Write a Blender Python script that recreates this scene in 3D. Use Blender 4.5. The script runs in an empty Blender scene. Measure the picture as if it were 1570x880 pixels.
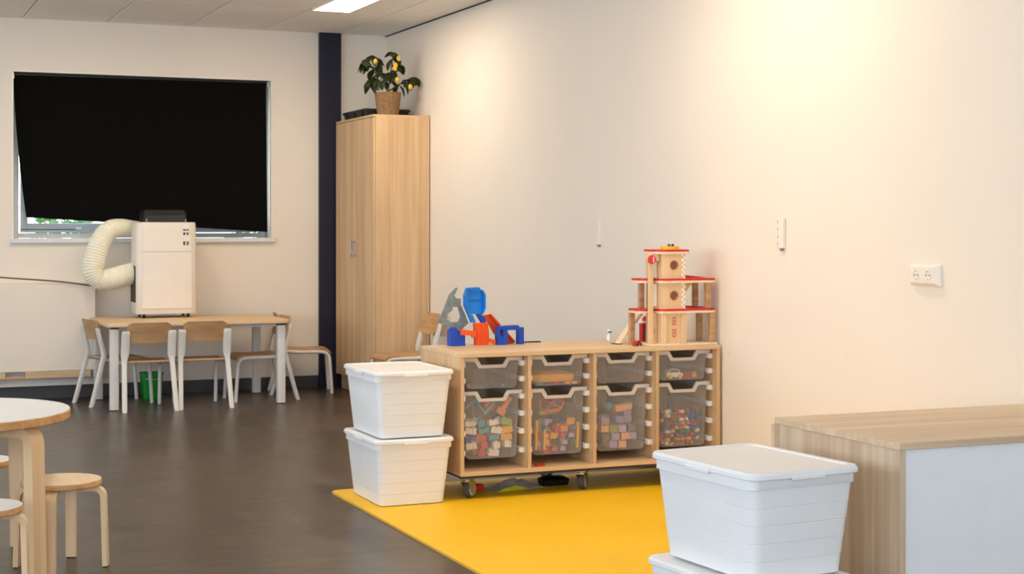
import bpy, bmesh, math, random
from mathutils import Vector, Matrix
random.seed(7)
PI = math.pi
SC = bpy.context.scene
COL = SC.collection

# ------------------------------------------------------------------ camera, world, exposure
cam_d = bpy.data.cameras.new('camera')
cam = bpy.data.objects.new('camera', cam_d)
COL.objects.link(cam)
cam.location = (0, 0, 1.35)
cam.rotation_euler = (PI / 2, 0, math.radians(-23.025))
cam_d.sensor_width = 36.0
cam_d.lens = 2400 / 1570 * 36.0
cam_d.shift_y = -95 / 1570
cam_d.clip_end = 200
SC.camera = cam

SC.view_settings.view_transform = 'Standard'
SC.view_settings.look = 'None'
SC.view_settings.gamma = 1.0
SC.view_settings.use_curve_mapping = False
SC.view_settings.exposure = 0.33

world = bpy.data.worlds.new('overcast_sky')
SC.world = world
world.use_nodes = True
bg = world.node_tree.nodes['Background']
bg.inputs['Color'].default_value = (0.78, 0.885, 1.0, 1)
bg.inputs['Strength'].default_value = 6.0

LAMP_COLOR = (1.0, 0.82, 0.60, 1)
LAMP_STRENGTH = 18.0

# ------------------------------------------------------------------ materials
def lin(r, g, b):
    def f(c):
        c /= 255.0
        return c / 12.92 if c <= 0.04045 else ((c + 0.055) / 1.055) ** 2.4
    return (f(r), f(g), f(b), 1)

def new_mat(name):
    m = bpy.data.materials.new(name)
    m.use_nodes = True
    nt = m.node_tree
    return m, nt, nt.nodes['Principled BSDF']

def node(nt, kind, **kw):
    n = nt.nodes.new(kind)
    for k, v in kw.items():
        setattr(n, k, v)
    return n

def coords(nt, scale=(1, 1, 1), space='Object'):
    tc = node(nt, 'ShaderNodeTexCoord')
    mp = node(nt, 'ShaderNodeMapping')
    mp.inputs['Scale'].default_value = scale
    nt.links.new(tc.outputs[space], mp.inputs['Vector'])
    return mp.outputs['Vector']

def ramp(nt, fac, stops):
    r = node(nt, 'ShaderNodeValToRGB')
    while len(r.color_ramp.elements) < len(stops):
        r.color_ramp.elements.new(0.5)
    for e, (p, c) in zip(r.color_ramp.elements, stops):
        e.position = p
        e.color = c
    nt.links.new(fac, r.inputs['Fac'])
    return r.outputs['Color']

def noise(nt, vec, scale, detail=4, rough=0.5):
    n = node(nt, 'ShaderNodeTexNoise')
    n.inputs['Scale'].default_value = scale
    n.inputs['Detail'].default_value = detail
    n.inputs['Roughness'].default_value = rough
    nt.links.new(vec, n.inputs['Vector'])
    return n.outputs['Fac']

def bump(nt, bsdf, h, strength=0.1, dist=0.01):
    b = node(nt, 'ShaderNodeBump')
    b.inputs['Strength'].default_value = strength
    b.inputs['Distance'].default_value = dist
    nt.links.new(h, b.inputs['Height'])
    nt.links.new(b.outputs['Normal'], bsdf.inputs['Normal'])

def plain(name, col, rough=0.5, var=0.04, scale=12, metal=0.0, coat=0.0, bumpy=0.0):
    m, nt, b = new_mat(name)
    v = coords(nt)
    f = noise(nt, v, scale, 3)
    lo = tuple(max(0, c * (1 - var)) for c in col[:3]) + (1,)
    hi = tuple(min(1, c * (1 + var)) for c in col[:3]) + (1,)
    nt.links.new(ramp(nt, f, [(0.3, lo), (0.7, hi)]), b.inputs['Base Color'])
    b.inputs['Roughness'].default_value = rough
    b.inputs['Metallic'].default_value = metal
    if coat:
        b.inputs['Coat Weight'].default_value = coat
    if bumpy:
        bump(nt, b, noise(nt, v, scale * 12, 3), bumpy, 0.004)
    return m

def wood(name, light, mid, dark, axis='Z', rough=0.5, k=1.0):
    m, nt, b = new_mat(name)
    s = {'X': (1.2, 22, 22), 'Y': (22, 1.2, 22), 'Z': (22, 22, 1.2)}[axis]
    s2 = {'X': (2.5, 90, 90), 'Y': (90, 2.5, 90), 'Z': (90, 90, 2.5)}[axis]
    v = coords(nt, tuple(a * k for a in s))
    v2 = coords(nt, tuple(a * k for a in s2))
    a = noise(nt, v, 1.0, 5, 0.6)
    c = noise(nt, v2, 1.0, 3, 0.6)
    mx = node(nt, 'ShaderNodeMath', operation='MULTIPLY_ADD')
    mx.inputs[1].default_value = 0.35
    nt.links.new(c, mx.inputs[0])
    m2 = node(nt, 'ShaderNodeMath', operation='MULTIPLY')
    m2.inputs[1].default_value = 0.65
    nt.links.new(a, m2.inputs[0])
    nt.links.new(m2.outputs[0], mx.inputs[2])
    nt.links.new(ramp(nt, mx.outputs[0], [(0.34, dark), (0.47, mid), (0.62, light)]), b.inputs['Base Color'])
    b.inputs['Roughness'].default_value = rough
    bump(nt, b, c, 0.06, 0.002)
    return m

def wall_mat(name, col):
    m, nt, b = new_mat(name)
    v = coords(nt)
    f = noise(nt, v, 1.3, 4)
    base = ramp(nt, f, [(0.3, tuple(c * 0.965 for c in col[:3]) + (1,)), (0.7, col)])
    vo = node(nt, 'ShaderNodeTexVoronoi')
    vo.inputs['Scale'].default_value = 1.7
    nt.links.new(v, vo.inputs['Vector'])
    spot = ramp(nt, vo.outputs['Distance'], [(0.0, (0.55, 0.55, 0.55, 1)), (0.028, (1, 1, 1, 1))])
    mix = node(nt, 'ShaderNodeMixRGB', blend_type='MULTIPLY')
    mix.inputs['Fac'].default_value = 0.45
    nt.links.new(base, mix.inputs['Color1'])
    nt.links.new(spot, mix.inputs['Color2'])
    nt.links.new(mix.outputs['Color'], b.inputs['Base Color'])
    b.inputs['Roughness'].default_value = 0.62
    bump(nt, b, noise(nt, v, 260, 3), 0.08, 0.002)
    return m

def floor_mat():
    m, nt, b = new_mat('dark_vinyl_floor')
    v = coords(nt, (1.0, 0.55, 1))
    a = noise(nt, v, 2.2, 6, 0.62)
    c = noise(nt, coords(nt, (5, 14, 1)), 1.0, 5, 0.6)
    mx = node(nt, 'ShaderNodeMath', operation='MULTIPLY_ADD')
    mx.inputs[1].default_value = 0.5
    nt.links.new(c, mx.inputs[0])
    h = node(nt, 'ShaderNodeMath', operation='MULTIPLY')
    h.inputs[1].default_value = 0.5
    nt.links.new(a, h.inputs[0])
    nt.links.new(h.outputs[0], mx.inputs[2])
    nt.links.new(ramp(nt, mx.outputs[0], [(0.36, lin(50, 42, 37)), (0.5, lin(68, 57, 49)), (0.64, lin(92, 78, 67))]), b.inputs['Base Color'])
    nt.links.new(ramp(nt, a, [(0.3, (0.27, 0.27, 0.27, 1)), (0.7, (0.38, 0.38, 0.38, 1))]), b.inputs['Roughness'])
    bump(nt, b, noise(nt, v, 25, 2), 0.02, 0.002)
    return m

def clear_plastic(name, col, keep):
    m = bpy.data.materials.new(name)
    m.use_nodes = True
    nt = m.node_tree
    nt.nodes.clear()
    out = node(nt, 'ShaderNodeOutputMaterial')
    tr = node(nt, 'ShaderNodeBsdfTransparent')
    tr.inputs['Color'].default_value = (0.97, 0.96, 0.95, 1)
    pr = node(nt, 'ShaderNodeBsdfPrincipled')
    pr.inputs['Base Color'].default_value = col
    pr.inputs['Roughness'].default_value = 0.3
    mx = node(nt, 'ShaderNodeMixShader')
    n = noise(nt, coords(nt), 20, 3)
    mr = node(nt, 'ShaderNodeMapRange')
    mr.inputs['To Min'].default_value = keep - 0.04
    mr.inputs['To Max'].default_value = keep + 0.04
    nt.links.new(n, mr.inputs['Value'])
    nt.links.new(mr.outputs['Result'], mx.inputs['Fac'])
    nt.links.new(tr.outputs[0], mx.inputs[1])
    nt.links.new(pr.outputs[0], mx.inputs[2])
    nt.links.new(mx.outputs[0], out.inputs['Surface'])
    return m

def emitter(name, col, strength):
    m, nt, b = new_mat(name)
    b.inputs['Base Color'].default_value = (0.8, 0.8, 0.8, 1)
    b.inputs['Emission Color'].default_value = col
    b.inputs['Emission Strength'].default_value = strength
    return m

M = {}
M['wall'] = wall_mat('warm_white_paint', lin(240, 230, 217))
M['ceiling_tile'] = plain('mineral_ceiling_tile', lin(246, 243, 238), 0.9, 0.03, 30, bumpy=0.2)
M['ceiling_grid'] = plain('ceiling_grid', lin(214, 208, 200), 0.6)
M['floor'] = floor_mat()
M['baseboard'] = plain('charcoal_baseboard', lin(70, 68, 70), 0.5)
M['navy'] = plain('navy_paint', lin(12, 14, 42), 0.6, 0.08)
M['frame'] = plain('window_frame_paint', lin(225, 228, 230), 0.4)
M['sash'] = plain('window_sash_paint', lin(206, 216, 222), 0.4)
M['gasket'] = plain('dark_gasket', lin(70, 80, 88), 0.6)
M['glass'] = clear_plastic('window_glass', (0.8, 0.9, 0.95, 1), 0.06)
M['blind'] = plain('black_blackout_fabric', lin(9, 7, 6), 0.95, 0.12, 40)
M['blind'].node_tree.nodes['Principled BSDF'].inputs['Specular IOR Level'].default_value = 0.15
M['black'] = plain('black_plastic', lin(9, 9, 10), 0.5, 0.15)
M['dark'] = plain('dark_grey_plastic', lin(52, 50, 50), 0.5, 0.1)
M['steel'] = plain('brushed_steel', lin(160, 162, 165), 0.35, 0.06, 60, metal=0.9)
M['zinc'] = plain('zinc_plated_steel', lin(200, 190, 150), 0.3, 0.06, 60, metal=0.9)
M['oak_z'] = wood('light_oak_upright', lin(222, 190, 149), lin(208, 174, 133), lin(191, 156, 116), 'Z', k=0.45)
M['oak_x'] = wood('light_oak_lengthwise', lin(226, 196, 158), lin(213, 182, 143), lin(200, 167, 128), 'X', k=0.5)
M['oak_y'] = wood('light_oak_crosswise', lin(226, 192, 150), lin(211, 176, 133), lin(196, 160, 118), 'Y', k=0.5)
M['greyoak_z'] = wood('sonoma_oak_upright', lin(222, 199, 172), lin(201, 175, 147), lin(184, 158, 132), 'Z', k=0.4)
M['greyoak_x'] = wood('sonoma_oak_lengthwise', lin(226, 202, 172), lin(210, 184, 153), lin(196, 170, 140), 'X', k=0.45)
M['chairwood'] = wood('beech_veneer', lin(205, 163, 118), lin(187, 145, 102), lin(165, 124, 84), 'X')
M['birch_z'] = wood('birch_upright', lin(234, 203, 162), lin(226, 192, 149), lin(215, 179, 135), 'Z', k=0.4)
M['birch_x'] = wood('birch_edge', lin(218, 172, 116), lin(203, 153, 98), lin(180, 130, 80), 'X', k=0.7)
M['birch_top'] = wood('birch_seat', lin(240, 219, 188), lin(234, 210, 177), lin(225, 199, 165), 'Y', k=0.4)
M['laminate'] = plain('white_laminate', lin(232, 234, 236), 0.28, 0.015)
M['whitemetal'] = plain('white_powder_coat', lin(226, 222, 216), 0.42, 0.03)
M['whiteplastic'] = plain('white_plastic', lin(238, 238, 238), 0.38, 0.015, 6)
M['socket'] = plain('socket_plastic', lin(240, 232, 220), 0.35, 0.015)
M['acshell'] = plain('warm_white_plastic', lin(236, 226, 214), 0.4, 0.02, 6)
M['hose'] = plain('cream_hose_plastic', lin(240, 235, 214), 0.5, 0.03, 30)
M['yellowmat'] = plain('yellow_vinyl_mat', lin(255, 200, 6), 0.5, 0.03, 3, bumpy=0.05)
M['matedge'] = plain('mat_edge', lin(226, 180, 80), 0.6)
M['tray'] = clear_plastic('frosted_tray_plastic', lin(236, 232, 230), 0.125)
M['trayrim'] = clear_plastic('frosted_tray_rim', lin(226, 218, 210), 0.78)
M['green_bin'] = plain('green_plastic', lin(14, 150, 40), 0.45)
M['jute'] = plain('woven_jute', lin(138, 108, 74), 0.9, 0.25, 60, bumpy=0.6)
M['soil'] = plain('potting_soil', lin(50, 36, 26), 0.95, 0.3, 80)
M['leaf'] = plain('lemon_leaf', lin(44, 54, 22), 0.5, 0.35, 25)
M['stem'] = plain('lemon_stem', lin(66, 62, 30), 0.7, 0.2)
M['lemon'] = plain('lemon_peel', lin(238, 196, 66), 0.45, 0.08, 50)
M['red'] = plain('red_lacquer', lin(206, 26, 22), 0.4)
M['orange'] = plain('orange_plastic', lin(236, 84, 14), 0.4)
M['skyblue'] = plain('bright_blue_plastic', lin(0, 126, 218), 0.38)
M['deepblue'] = plain('deep_blue_plastic', lin(0, 70, 178), 0.38)
M['greygreen'] = plain('grey_green_plastic', lin(128, 138, 134), 0.5, 0.2, 30)
M['yellow'] = plain('yellow_plastic', lin(246, 178, 24), 0.4)
M['bagclear'] = clear_plastic('crinkled_clear_film', lin(215, 215, 210), 0.45)
M['lime'] = plain('lime_plastic', lin(190, 196, 40), 0.4)
M['printwhite'] = plain('white_print', lin(242, 240, 236), 0.5)
M['printred'] = plain('red_print', lin(196, 62, 44), 0.5)
M['rubber'] = plain('grey_rubber', lin(70, 68, 70), 0.6, 0.1)
M['tread'] = plain('light_grey_tread', lin(176, 172, 168), 0.5)
M['lamp'] = emitter('lamp_diffuser', LAMP_COLOR, LAMP_STRENGTH)
M['grass'] = plain('lawn', lin(96, 128, 60), 0.9, 0.3, 4)
M['shrubleaf'] = plain('shrub_leaf', lin(70, 120, 50), 0.6, 0.3, 20)
M['cable'] = plain('dark_cable', lin(92, 72, 52), 0.6)
for nm, c in dict(brick_red=(200, 40, 34), brick_blue=(30, 80, 170), brick_yellow=(245, 176, 40), brick_white=(238, 232, 222),
                  brick_green=(60, 130, 60), brick_orange=(238, 140, 50), brick_grey=(110, 112, 120), brick_teal=(50, 150, 170),
                  brick_lavender=(176, 164, 206), brick_lime=(150, 170, 50), brick_black=(40, 40, 46), brick_brown=(150, 90, 70),
                  brick_peach=(240, 176, 130)).items():
    M[nm] = plain(nm, lin(*c), 0.35, 0.03)

# ------------------------------------------------------------------ geometry helpers
class G:
    def __init__(s):
        s.v = []
        s.f = []
    def add(s, verts, faces, mat=None):
        o = len(s.v)
        for p in verts:
            p = Vector(p)
            s.v.append(tuple(mat @ p if mat else p))
        s.f += [tuple(i + o for i in f) for f in faces]
        return s
    def box(s, x0, x1, y0, y1, z0, z1, b=0.0, mat=None):
        if b <= 0:
            vs = [(x, y, z) for x in (x0, x1) for y in (y0, y1) for z in (z0, z1)]
            return s.add(vs, [(0, 1, 3, 2), (4, 6, 7, 5), (0, 4, 5, 1), (2, 3, 7, 6), (0, 2, 6, 4), (1, 5, 7, 3)], mat)
        b = min(b, (x1 - x0) * .49, (y1 - y0) * .49, (z1 - z0) * .49)
        vs, ix = [], {}
        for sx in (0, 1):
            for sy in (0, 1):
                for sz in (0, 1):
                    c = ((x0, x1)[sx], (y0, y1)[sy], (z0, z1)[sz])
                    d = (b if not sx else -b, b if not sy else -b, b if not sz else -b)
                    for ax in range(3):   # vertex lying on the face normal to ax
                        p = [c[i] + (0 if i == ax else d[i]) for i in range(3)]
                        ix[(sx, sy, sz, ax)] = len(vs)
                        vs.append(p)
        fs = []
        for sd in (0, 1):
            fs.append(tuple(ix[(sd, a, c, 0)] for a, c in ((0, 0), (0, 1), (1, 1), (1, 0))))
            fs.append(tuple(ix[(a, sd, c, 1)] for a, c in ((0, 0), (1, 0), (1, 1), (0, 1))))
            fs.append(tuple(ix[(a, c, sd, 2)] for a, c in ((0, 0), (0, 1), (1, 1), (1, 0))))
        for a in (0, 1):
            for c in (0, 1):
                fs.append((ix[(a, c, 0, 0)], ix[(a, c, 1, 0)], ix[(a, c, 1, 1)], ix[(a, c, 0, 1)]))
                fs.append((ix[(a, 0, c, 0)], ix[(a, 1, c, 0)], ix[(a, 1, c, 2)], ix[(a, 0, c, 2)]))
                fs.append((ix[(0, a, c, 1)], ix[(1, a, c, 1)], ix[(1, a, c, 2)], ix[(0, a, c, 2)]))
        for a in (0, 1):
            for c in (0, 1):
                for e in (0, 1):
                    fs.append((ix[(a, c, e, 0)], ix[(a, c, e, 1)], ix[(a, c, e, 2)]))
        return s.add(vs, fs, mat)
    def loft(s, rings, cap=(True, True), closed=True, mat=None):
        n = len(rings[0])
        vs = [p for r in rings for p in r]
        fs = []
        for i in range(len(rings) - 1):
            for j in range(n if closed else n - 1):
                k = (j + 1) % n
                fs.append((i * n + j, i * n + k, (i + 1) * n + k, (i + 1) * n + j))
        if cap[0]:
            fs.append(tuple(range(n))[::-1])
        if cap[1]:
            fs.append(tuple(range((len(rings) - 1) * n, len(rings) * n)))
        return s.add(vs, fs, mat)
    def prism(s, poly, axis, a, b, mat=None):
        def P(p, t):
            return {'X': (t, p[0], p[1]), 'Y': (p[0], t, p[1]), 'Z': (p[0], p[1], t)}[axis]
        return s.loft([[P(p, a) for p in poly], [P(p, b) for p in poly]], mat=mat)
    def lathe(s, prof, n=24, mat=None, cap=(True, True)):
        rings = [[(r * math.cos(2 * PI * i / n), r * math.sin(2 * PI * i / n), z) for i in range(n)] for r, z in prof]
        return s.loft(rings, cap, mat=mat)
    def tube(s, path, r, n=8, cap=True, sect=None, up=None):
        P = [Vector(p) for p in path]
        rs = r if isinstance(r, (list, tuple)) else [r] * len(P)
        T = []
        for i in range(len(P)):
            t = (P[min(i + 1, len(P) - 1)] - P[max(i - 1, 0)])
            T.append(t.normalized())
        u = Vector(up) if up else (Vector((0, 0, 1)) if abs(T[0].z) < 0.9 else Vector((1, 0, 0)))
        rings = []
        for p, t, rr in zip(P, T, rs):
            u = (u - t * u.dot(t)).normalized()
            w = t.cross(u)
            if sect:
                rings.append([tuple(p + u * (a * rr) + w * (b * rr)) for a, b in sect])
            else:
                rings.append([tuple(p + (u * math.cos(2 * PI * k / n) + w * math.sin(2 * PI * k / n)) * rr) for k in range(n)])
        return s.loft(rings, (cap, cap))
    def build(s, name, mat, parent=None, smooth=None):
        me = bpy.data.meshes.new(name)
        me.from_pydata(s.v, [], s.f)
        bm = bmesh.new()
        bm.from_mesh(me)
        bmesh.ops.recalc_face_normals(bm, faces=bm.faces)
        bm.to_mesh(me)
        bm.free()
        if smooth:
            me.polygons.foreach_set('use_smooth', [True] * len(me.polygons))
            me.set_sharp_from_angle(angle=math.radians(smooth))
        me.materials.append(M[mat] if isinstance(mat, str) else mat)
        o = bpy.data.objects.new(name, me)
        COL.objects.link(o)
        if parent:
            o.parent = parent
        return o

def rr(w, d, r, z, cx=0, cy=0, n=4):
    pts = []
    for qx, qy, a0 in ((1, 1, 0), (-1, 1, 90), (-1, -1, 180), (1, -1, 270)):
        for i in range(n + 1):
            a = math.radians(a0 + 90 * i / n)
            pts.append((cx + qx * (w / 2 - r) + r * math.cos(a), cy + qy * (d / 2 - r) + r * math.sin(a), z))
    return pts

def smooth_path(pts, k=6):
    P = [Vector(p) for p in pts]
    P = [P[0] * 2 - P[1]] + P + [P[-1] * 2 - P[-2]]
    out = []
    for i in range(1, len(P) - 2):
        for j in range(k):
            t = j / k
            a, b, c, d = P[i - 1], P[i], P[i + 1], P[i + 2]
            out.append(0.5 * ((2 * b) + (c - a) * t + (2 * a - 5 * b + 4 * c - d) * t * t + (3 * b - a - 3 * c + d) * t ** 3))
    out.append(P[-2])
    return out

def tag(o, label, cat, group=None):
    o['label'] = label
    o['category'] = cat
    if group:
        o['group'] = group
    return o

def thing(name, label, cat, loc=(0, 0, 0), rz=0.0, group=None):
    o = bpy.data.objects.new(name, None)
    o.empty_display_size = 0.1
    COL.objects.link(o)
    o.location = loc
    o.rotation_euler = (0, 0, rz)
    return tag(o, label, cat, group)

def struct(o, label=None):
    o['kind'] = 'structure'
    if label:
        o['label'] = label
    return o

def dup(root, loc, rz=None, label=None, group=None):
    r = root.copy()
    COL.objects.link(r)
    r.location = loc
    if rz is not None:
        r.rotation_euler = (0, 0, rz)
    if label:
        r['label'] = label
    if group:
        r['group'] = group
    for ch in list(root.children):
        c = ch.copy()
        COL.objects.link(c)
        c.parent = r
        for g in ch.children:
            d = g.copy()
            COL.objects.link(d)
            d.parent = c
    return r

# ------------------------------------------------------------------ the room
XR, YB, ZC = 4.21, 12.63, 2.95
XL, YR = -3.9, -3.4
struct(G().box(XL - .3, XR + .3, YR - .3, YB + .3, -0.12, 0).build('floor', 'floor'), 'dark brown vinyl floor with soft sheen')
WX0, WX1, WZ0, WZ1 = 1.18, 3.215, 1.245, 2.54
g = G()
g.box(XL, WX0, YB, YB + .3, 0, 3.2)
g.box(WX1, XR, YB, YB + .3, 0, 3.2)
g.box(WX0, WX1, YB, YB + .3, 0, WZ0)
g.box(WX0, WX1, YB, YB + .3, WZ1, 3.2)
struct(g.build('wall_back', 'wall'), 'warm white back wall around the window')
struct(G().box(XR, XR + .3, YR, YB + .3, 0, 3.2).build('wall_right', 'wall'), 'long bare warm white side wall')
g = G()
wins = [(-2.2, 0.4), (1.2, 3.8), (4.6, 7.2), (8.0, 10.6)]
y = YR
for a, b in wins:
    g.box(XL - .3, XL, y, a, 0, 3.2)
    g.box(XL - .3, XL, a, b, 0, 0.9)
    g.box(XL - .3, XL, a, b, 2.65, 3.2)
    y = b
g.box(XL - .3, XL, y, YB + .3, 0, 3.2)
struct(g.build('wall_left', 'wall'))
g = G()
g.box(XL, -2.8, YR - .3, YR, 0, 3.2)
g.box(2.8, XR, YR - .3, YR, 0, 3.2)
g.box(-2.8, 2.8, YR - .3, YR, 0, 0.8)
g.box(-2.8, 2.8, YR - .3, YR, 2.7, 3.2)
struct(g.build('wall_rear', 'wall'))
# simple frames in the daylight openings of the unseen walls
k = 2
for a, b in wins:
    g = G()
    for yy in (a, (a + b) / 2 - .03, b - .06):
        g.box(XL - .2, XL - .14, yy, yy + .06, 0.9, 2.65)
    g.box(XL - .2, XL - .14, a, b, 0.9, 0.96)
    g.box(XL - .2, XL - .14, a, b, 2.59, 2.65)
    struct(g.build('window_%d' % k, 'frame'))
    k += 1
g = G()
for xx in (-2.8, -.03, 2.74):
    g.box(xx, xx + .06, YR - .2, YR - .14, 0.8, 2.7)
g.box(-2.8, 2.8, YR - .2, YR - .14, 0.8, 0.86)
g.box(-2.8, 2.8, YR - .2, YR - .14, 2.64, 2.7)
struct(g.build('window_%d' % k, 'frame'))
# sky portals in the openings, so that the daylight is sampled well
def portal(loc, rot, sx, sy):
    d = bpy.data.lights.new('window_portal', 'AREA')
    d.shape = 'RECTANGLE'
    d.size, d.size_y = sx, sy
    d.cycles.is_portal = True
    o = bpy.data.objects.new('window_portal', d)
    COL.objects.link(o)
    o.location = loc
    o.rotation_euler = rot
for a, b in wins:
    portal((XL - .25, (a + b) / 2, 1.775), (0, -PI / 2, 0), 1.75, b - a)
portal((0, YR - .25, 1.75), (PI / 2, 0, 0), 5.6, 1.9)
portal((2.2, YB + .29, 1.89), (-PI / 2, 0, 0), 2.0, 1.3)

# ceiling: slab, grid and single tiles
ceil = G().box(XL - .3, XR + .3, YR - .3, YB + .3, ZC + .03, ZC + .2).build('ceiling', 'ceiling_grid')
struct(ceil, 'suspended ceiling of pale mineral tiles')
P, Q = 0.637, 1.275
xs = [3.80 + i * P for i in range(-12, 1)]
xs = [XL] + [x for x in xs if x > XL + .05] + [XR]
ys = [11.31 + i * Q for i in range(-11, 2)]
ys = [YR] + [q for q in ys if YR + .05 < q < YB - .1] + [YB]
light_cells = []
for tx in (3.163 + .016, 3.163 + .016 - 3 * P):
    for ty in (11.31 - Q, 11.31 - Q - 4.25):
        light_cells.append((tx, ty))
def hits_light(x0, x1, y0, y1):
    for (lx, ly) in light_cells:
        ax0, ax1 = max(x0, lx), min(x1, lx + .305)
        ay0, ay1 = max(y0, ly), min(y1, ly + 1.265)
        if ax1 - ax0 > .02 and ay1 - ay0 > .02:
            return (lx, ly)
    return None
meshes = {}
GAP = 0.004
def ceiling_tile(x0, x1, y0, y1):
    w, d = round(x1 - x0, 3), round(y1 - y0, 3)
    if w < .03 or d < .03:
        return
    if (w, d) not in meshes:
        o = G().box(-w / 2 + GAP, w / 2 - GAP, -d / 2 + GAP, d / 2 - GAP, 0, .032, .004).build('ceiling_tile', 'ceiling_tile', ceil)
        meshes[(w, d)] = o.data
    else:
        o = bpy.data.objects.new('ceiling_tile', meshes[(w, d)])
        COL.objects.link(o)
        o.parent = ceil
    o.location = ((x0 + x1) / 2, (y0 + y1) / 2, ZC)
def place_tiles(x0, x1, y0, y1):
    h = hits_light(x0, x1, y0, y1)
    if not h:
        ceiling_tile(x0, x1, y0, y1)
        return
    lx, ly = h
    cx0, cx1, cy0, cy1 = max(x0, lx), min(x1, lx + .305), max(y0, ly), min(y1, ly + 1.265)
    if cy0 - y0 > .03:
        ceiling_tile(x0, x1, y0, cy0)
    if y1 - cy1 > .03:
        ceiling_tile(x0, x1, cy1, y1)
    if cx0 - x0 > .03:
        ceiling_tile(x0, cx0, cy0, cy1)
    if x1 - cx1 > .03:
        ceiling_tile(cx1, x1, cy0, cy1)
for i in range(len(xs) - 1):
    for j in range(len(ys) - 1):
        place_tiles(xs[i], xs[i + 1], ys[j], ys[j + 1])
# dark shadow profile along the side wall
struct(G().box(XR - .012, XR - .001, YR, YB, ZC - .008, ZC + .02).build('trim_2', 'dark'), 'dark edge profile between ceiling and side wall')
ORD_ = ['one', 'two', 'three', 'four']
for n_, (lx, ly) in enumerate(light_cells):
    seen = n_ == 0
    t = thing('ceiling_light', 'lit rectangular ceiling light panel near the navy column' if seen else 'lit ceiling panel in %s' % ('the row by the bare side wall' if n_ == 1 else 'row %s from the side wall, %s' % (ORD_[n_ // 2], 'window end' if n_ % 2 == 0 else 'middle of the room')),
              'light', (lx + .1525, ly + .6325, ZC - .002), 0, 'ceiling light panels')
    g = G()
    g.box(-.15, -.14, -.63, .63, -.004, .028)
    g.box(.14, .15, -.63, .63, -.004, .028)
    g.box(-.14, .14, -.63, -.62, -.004, .028)
    g.box(-.14, .14, .62, .63, -.004, .028)
    g.build('frame', 'whitemetal', t)
    G().box(-.14, .14, -.62, .62, .004, .02).build('diffuser', 'lamp', t)

struct(G().box(XL, 3.612, YB - .012, YB, 0, .1, .002).build('baseboard_back', 'baseboard'), 'dark grey baseboard under the back wall')
struct(G().box(XR - .012, XR, YR, 11.5, 0, .1, .002).build('baseboard_right', 'baseboard'))
struct(G().box(3.615, 3.80, YB - .045, YB, 0, ZC - .001, .003).build('trim_1', 'navy'), 'navy blue full height column beside the tall cabinet')

# ------------------------------------------------------------------ window 1 with blind and sill
win = G()
fy0, fy1 = YB + .19, YB + .26
win.box(WX0 + .002, WX0 + .062, fy0, fy1, WZ0, WZ1, .004)
win.box(WX1 - .062, WX1 - .002, fy0, fy1, WZ0, WZ1, .004)
win.box(WX0 + .06, WX1 - .06, fy0, fy1, WZ1 - .062, WZ1 - .002, .004)
win.box(WX0 + .06, WX1 - .06, fy0, fy1, WZ0 + .002, WZ0 + .04, .004)
win = struct(win.build('window_1', 'frame'), 'wide window mostly covered by a black blind')
sx0, sx1, sz0, sz1 = WX0 + .075, WX1 - .075, WZ0 + .045, WZ1 - .075
g = G()
g.box(sx0, sx0 + .055, fy0 - .02, fy1 - .01, sz0, sz1, .005)
g.box(sx1 - .055, sx1, fy0 - .02, fy1 - .01, sz0, sz1, .005)
g.box(sx0 + .05, sx1 - .05, fy0 - .02, fy1 - .01, sz0, sz0 + .075, .005)
g.box(sx0 + .05, sx1 - .05, fy0 - .02, fy1 - .01, sz1 - .055, sz1, .005)
sash = g.build('sash', 'sash', win)
G().box(sx0 + .002, sx0 + .42, fy0 - .024, fy0 - .019, sz0 + .02, sz0 + .028).build('gasket_strip', 'gasket', sash)
G().box(sx0 + .42, sx0 + .47, fy0 - .04, fy0 - .019, sz0 + .018, sz0 + .04, .006).build('handle', 'frame', sash)
G().box(sx0 + .05, sx1 - .05, fy0 + .015, fy0 + .021, sz0 + .07, sz1 - .05).build('pane', 'glass', win)
G().box(WX0 - .02, WX1 + .03, YB - .035, YB + .19, WZ0 - .036, WZ0, .005).build('sill', 'frame', win)
g = G()
g.box(WX0 - .012, WX0 + .004, YB - .006, YB + .003, WZ0, WZ1 + .012)
g.box(WX1 - .004, WX1 + .012, YB - .006, YB + .003, WZ0, WZ1 + .012)
g.box(WX0, WX1, YB - .006, YB + .003, WZ1 - .004, WZ1 + .012)
g.build('casing_bead', 'socket', win)

bl = thing('roller_blind', 'black blackout roller blind hanging crooked over the window', 'blind', (2.2, YB + .06, WZ1))
def bx(xw):
    return xw - 2.2
N = 16
fr = []
for i in range(N + 1):           # fabric rows from the roller down, pulled askew and slightly wavy
    t = i / N
    zl, zr = -.024 + t * (1.41 - 2.516), -.02 + t * (1.295 - 2.52)
    xl, xr = bx(1.192) + .095 * t ** 1.6, bx(3.184) + .012 * t
    fr.append([(xl + (xr - xl) * u, .012 * math.sin(u * 5 + 1) * t, zl + (zr - zl) * u) for u in [j / 12 for j in range(13)]])
g = G()
ring = [r + [(p[0], p[1] + .003, p[2]) for p in reversed(r)] for r in fr]
g.loft(ring)
g.build('fabric', 'blind', bl, 40)
g = G()
a, b = fr[-1][0], fr[-1][-1]
g.tube([(a[0] + .004, a[1], a[2] + .008), fr[-1][6][:2] + (fr[-1][6][2] + .008,), (b[0] - .004, b[1], b[2] + .008)], .009, 8)
g.build('bottom_bar', 'blind', bl, 40)
G().tube([(bx(1.2), .02, -.022), (bx(3.19), .02, -.022)], .02, 12).build('roller', 'dark', bl, 40)
for a, b in ((WX0 + .002, 1.196), (3.194, WX1 - .002)):
    G().box(bx(a), bx(b), -.005, .05, -.05, -.001).build('bracket', 'steel', bl)

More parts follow.
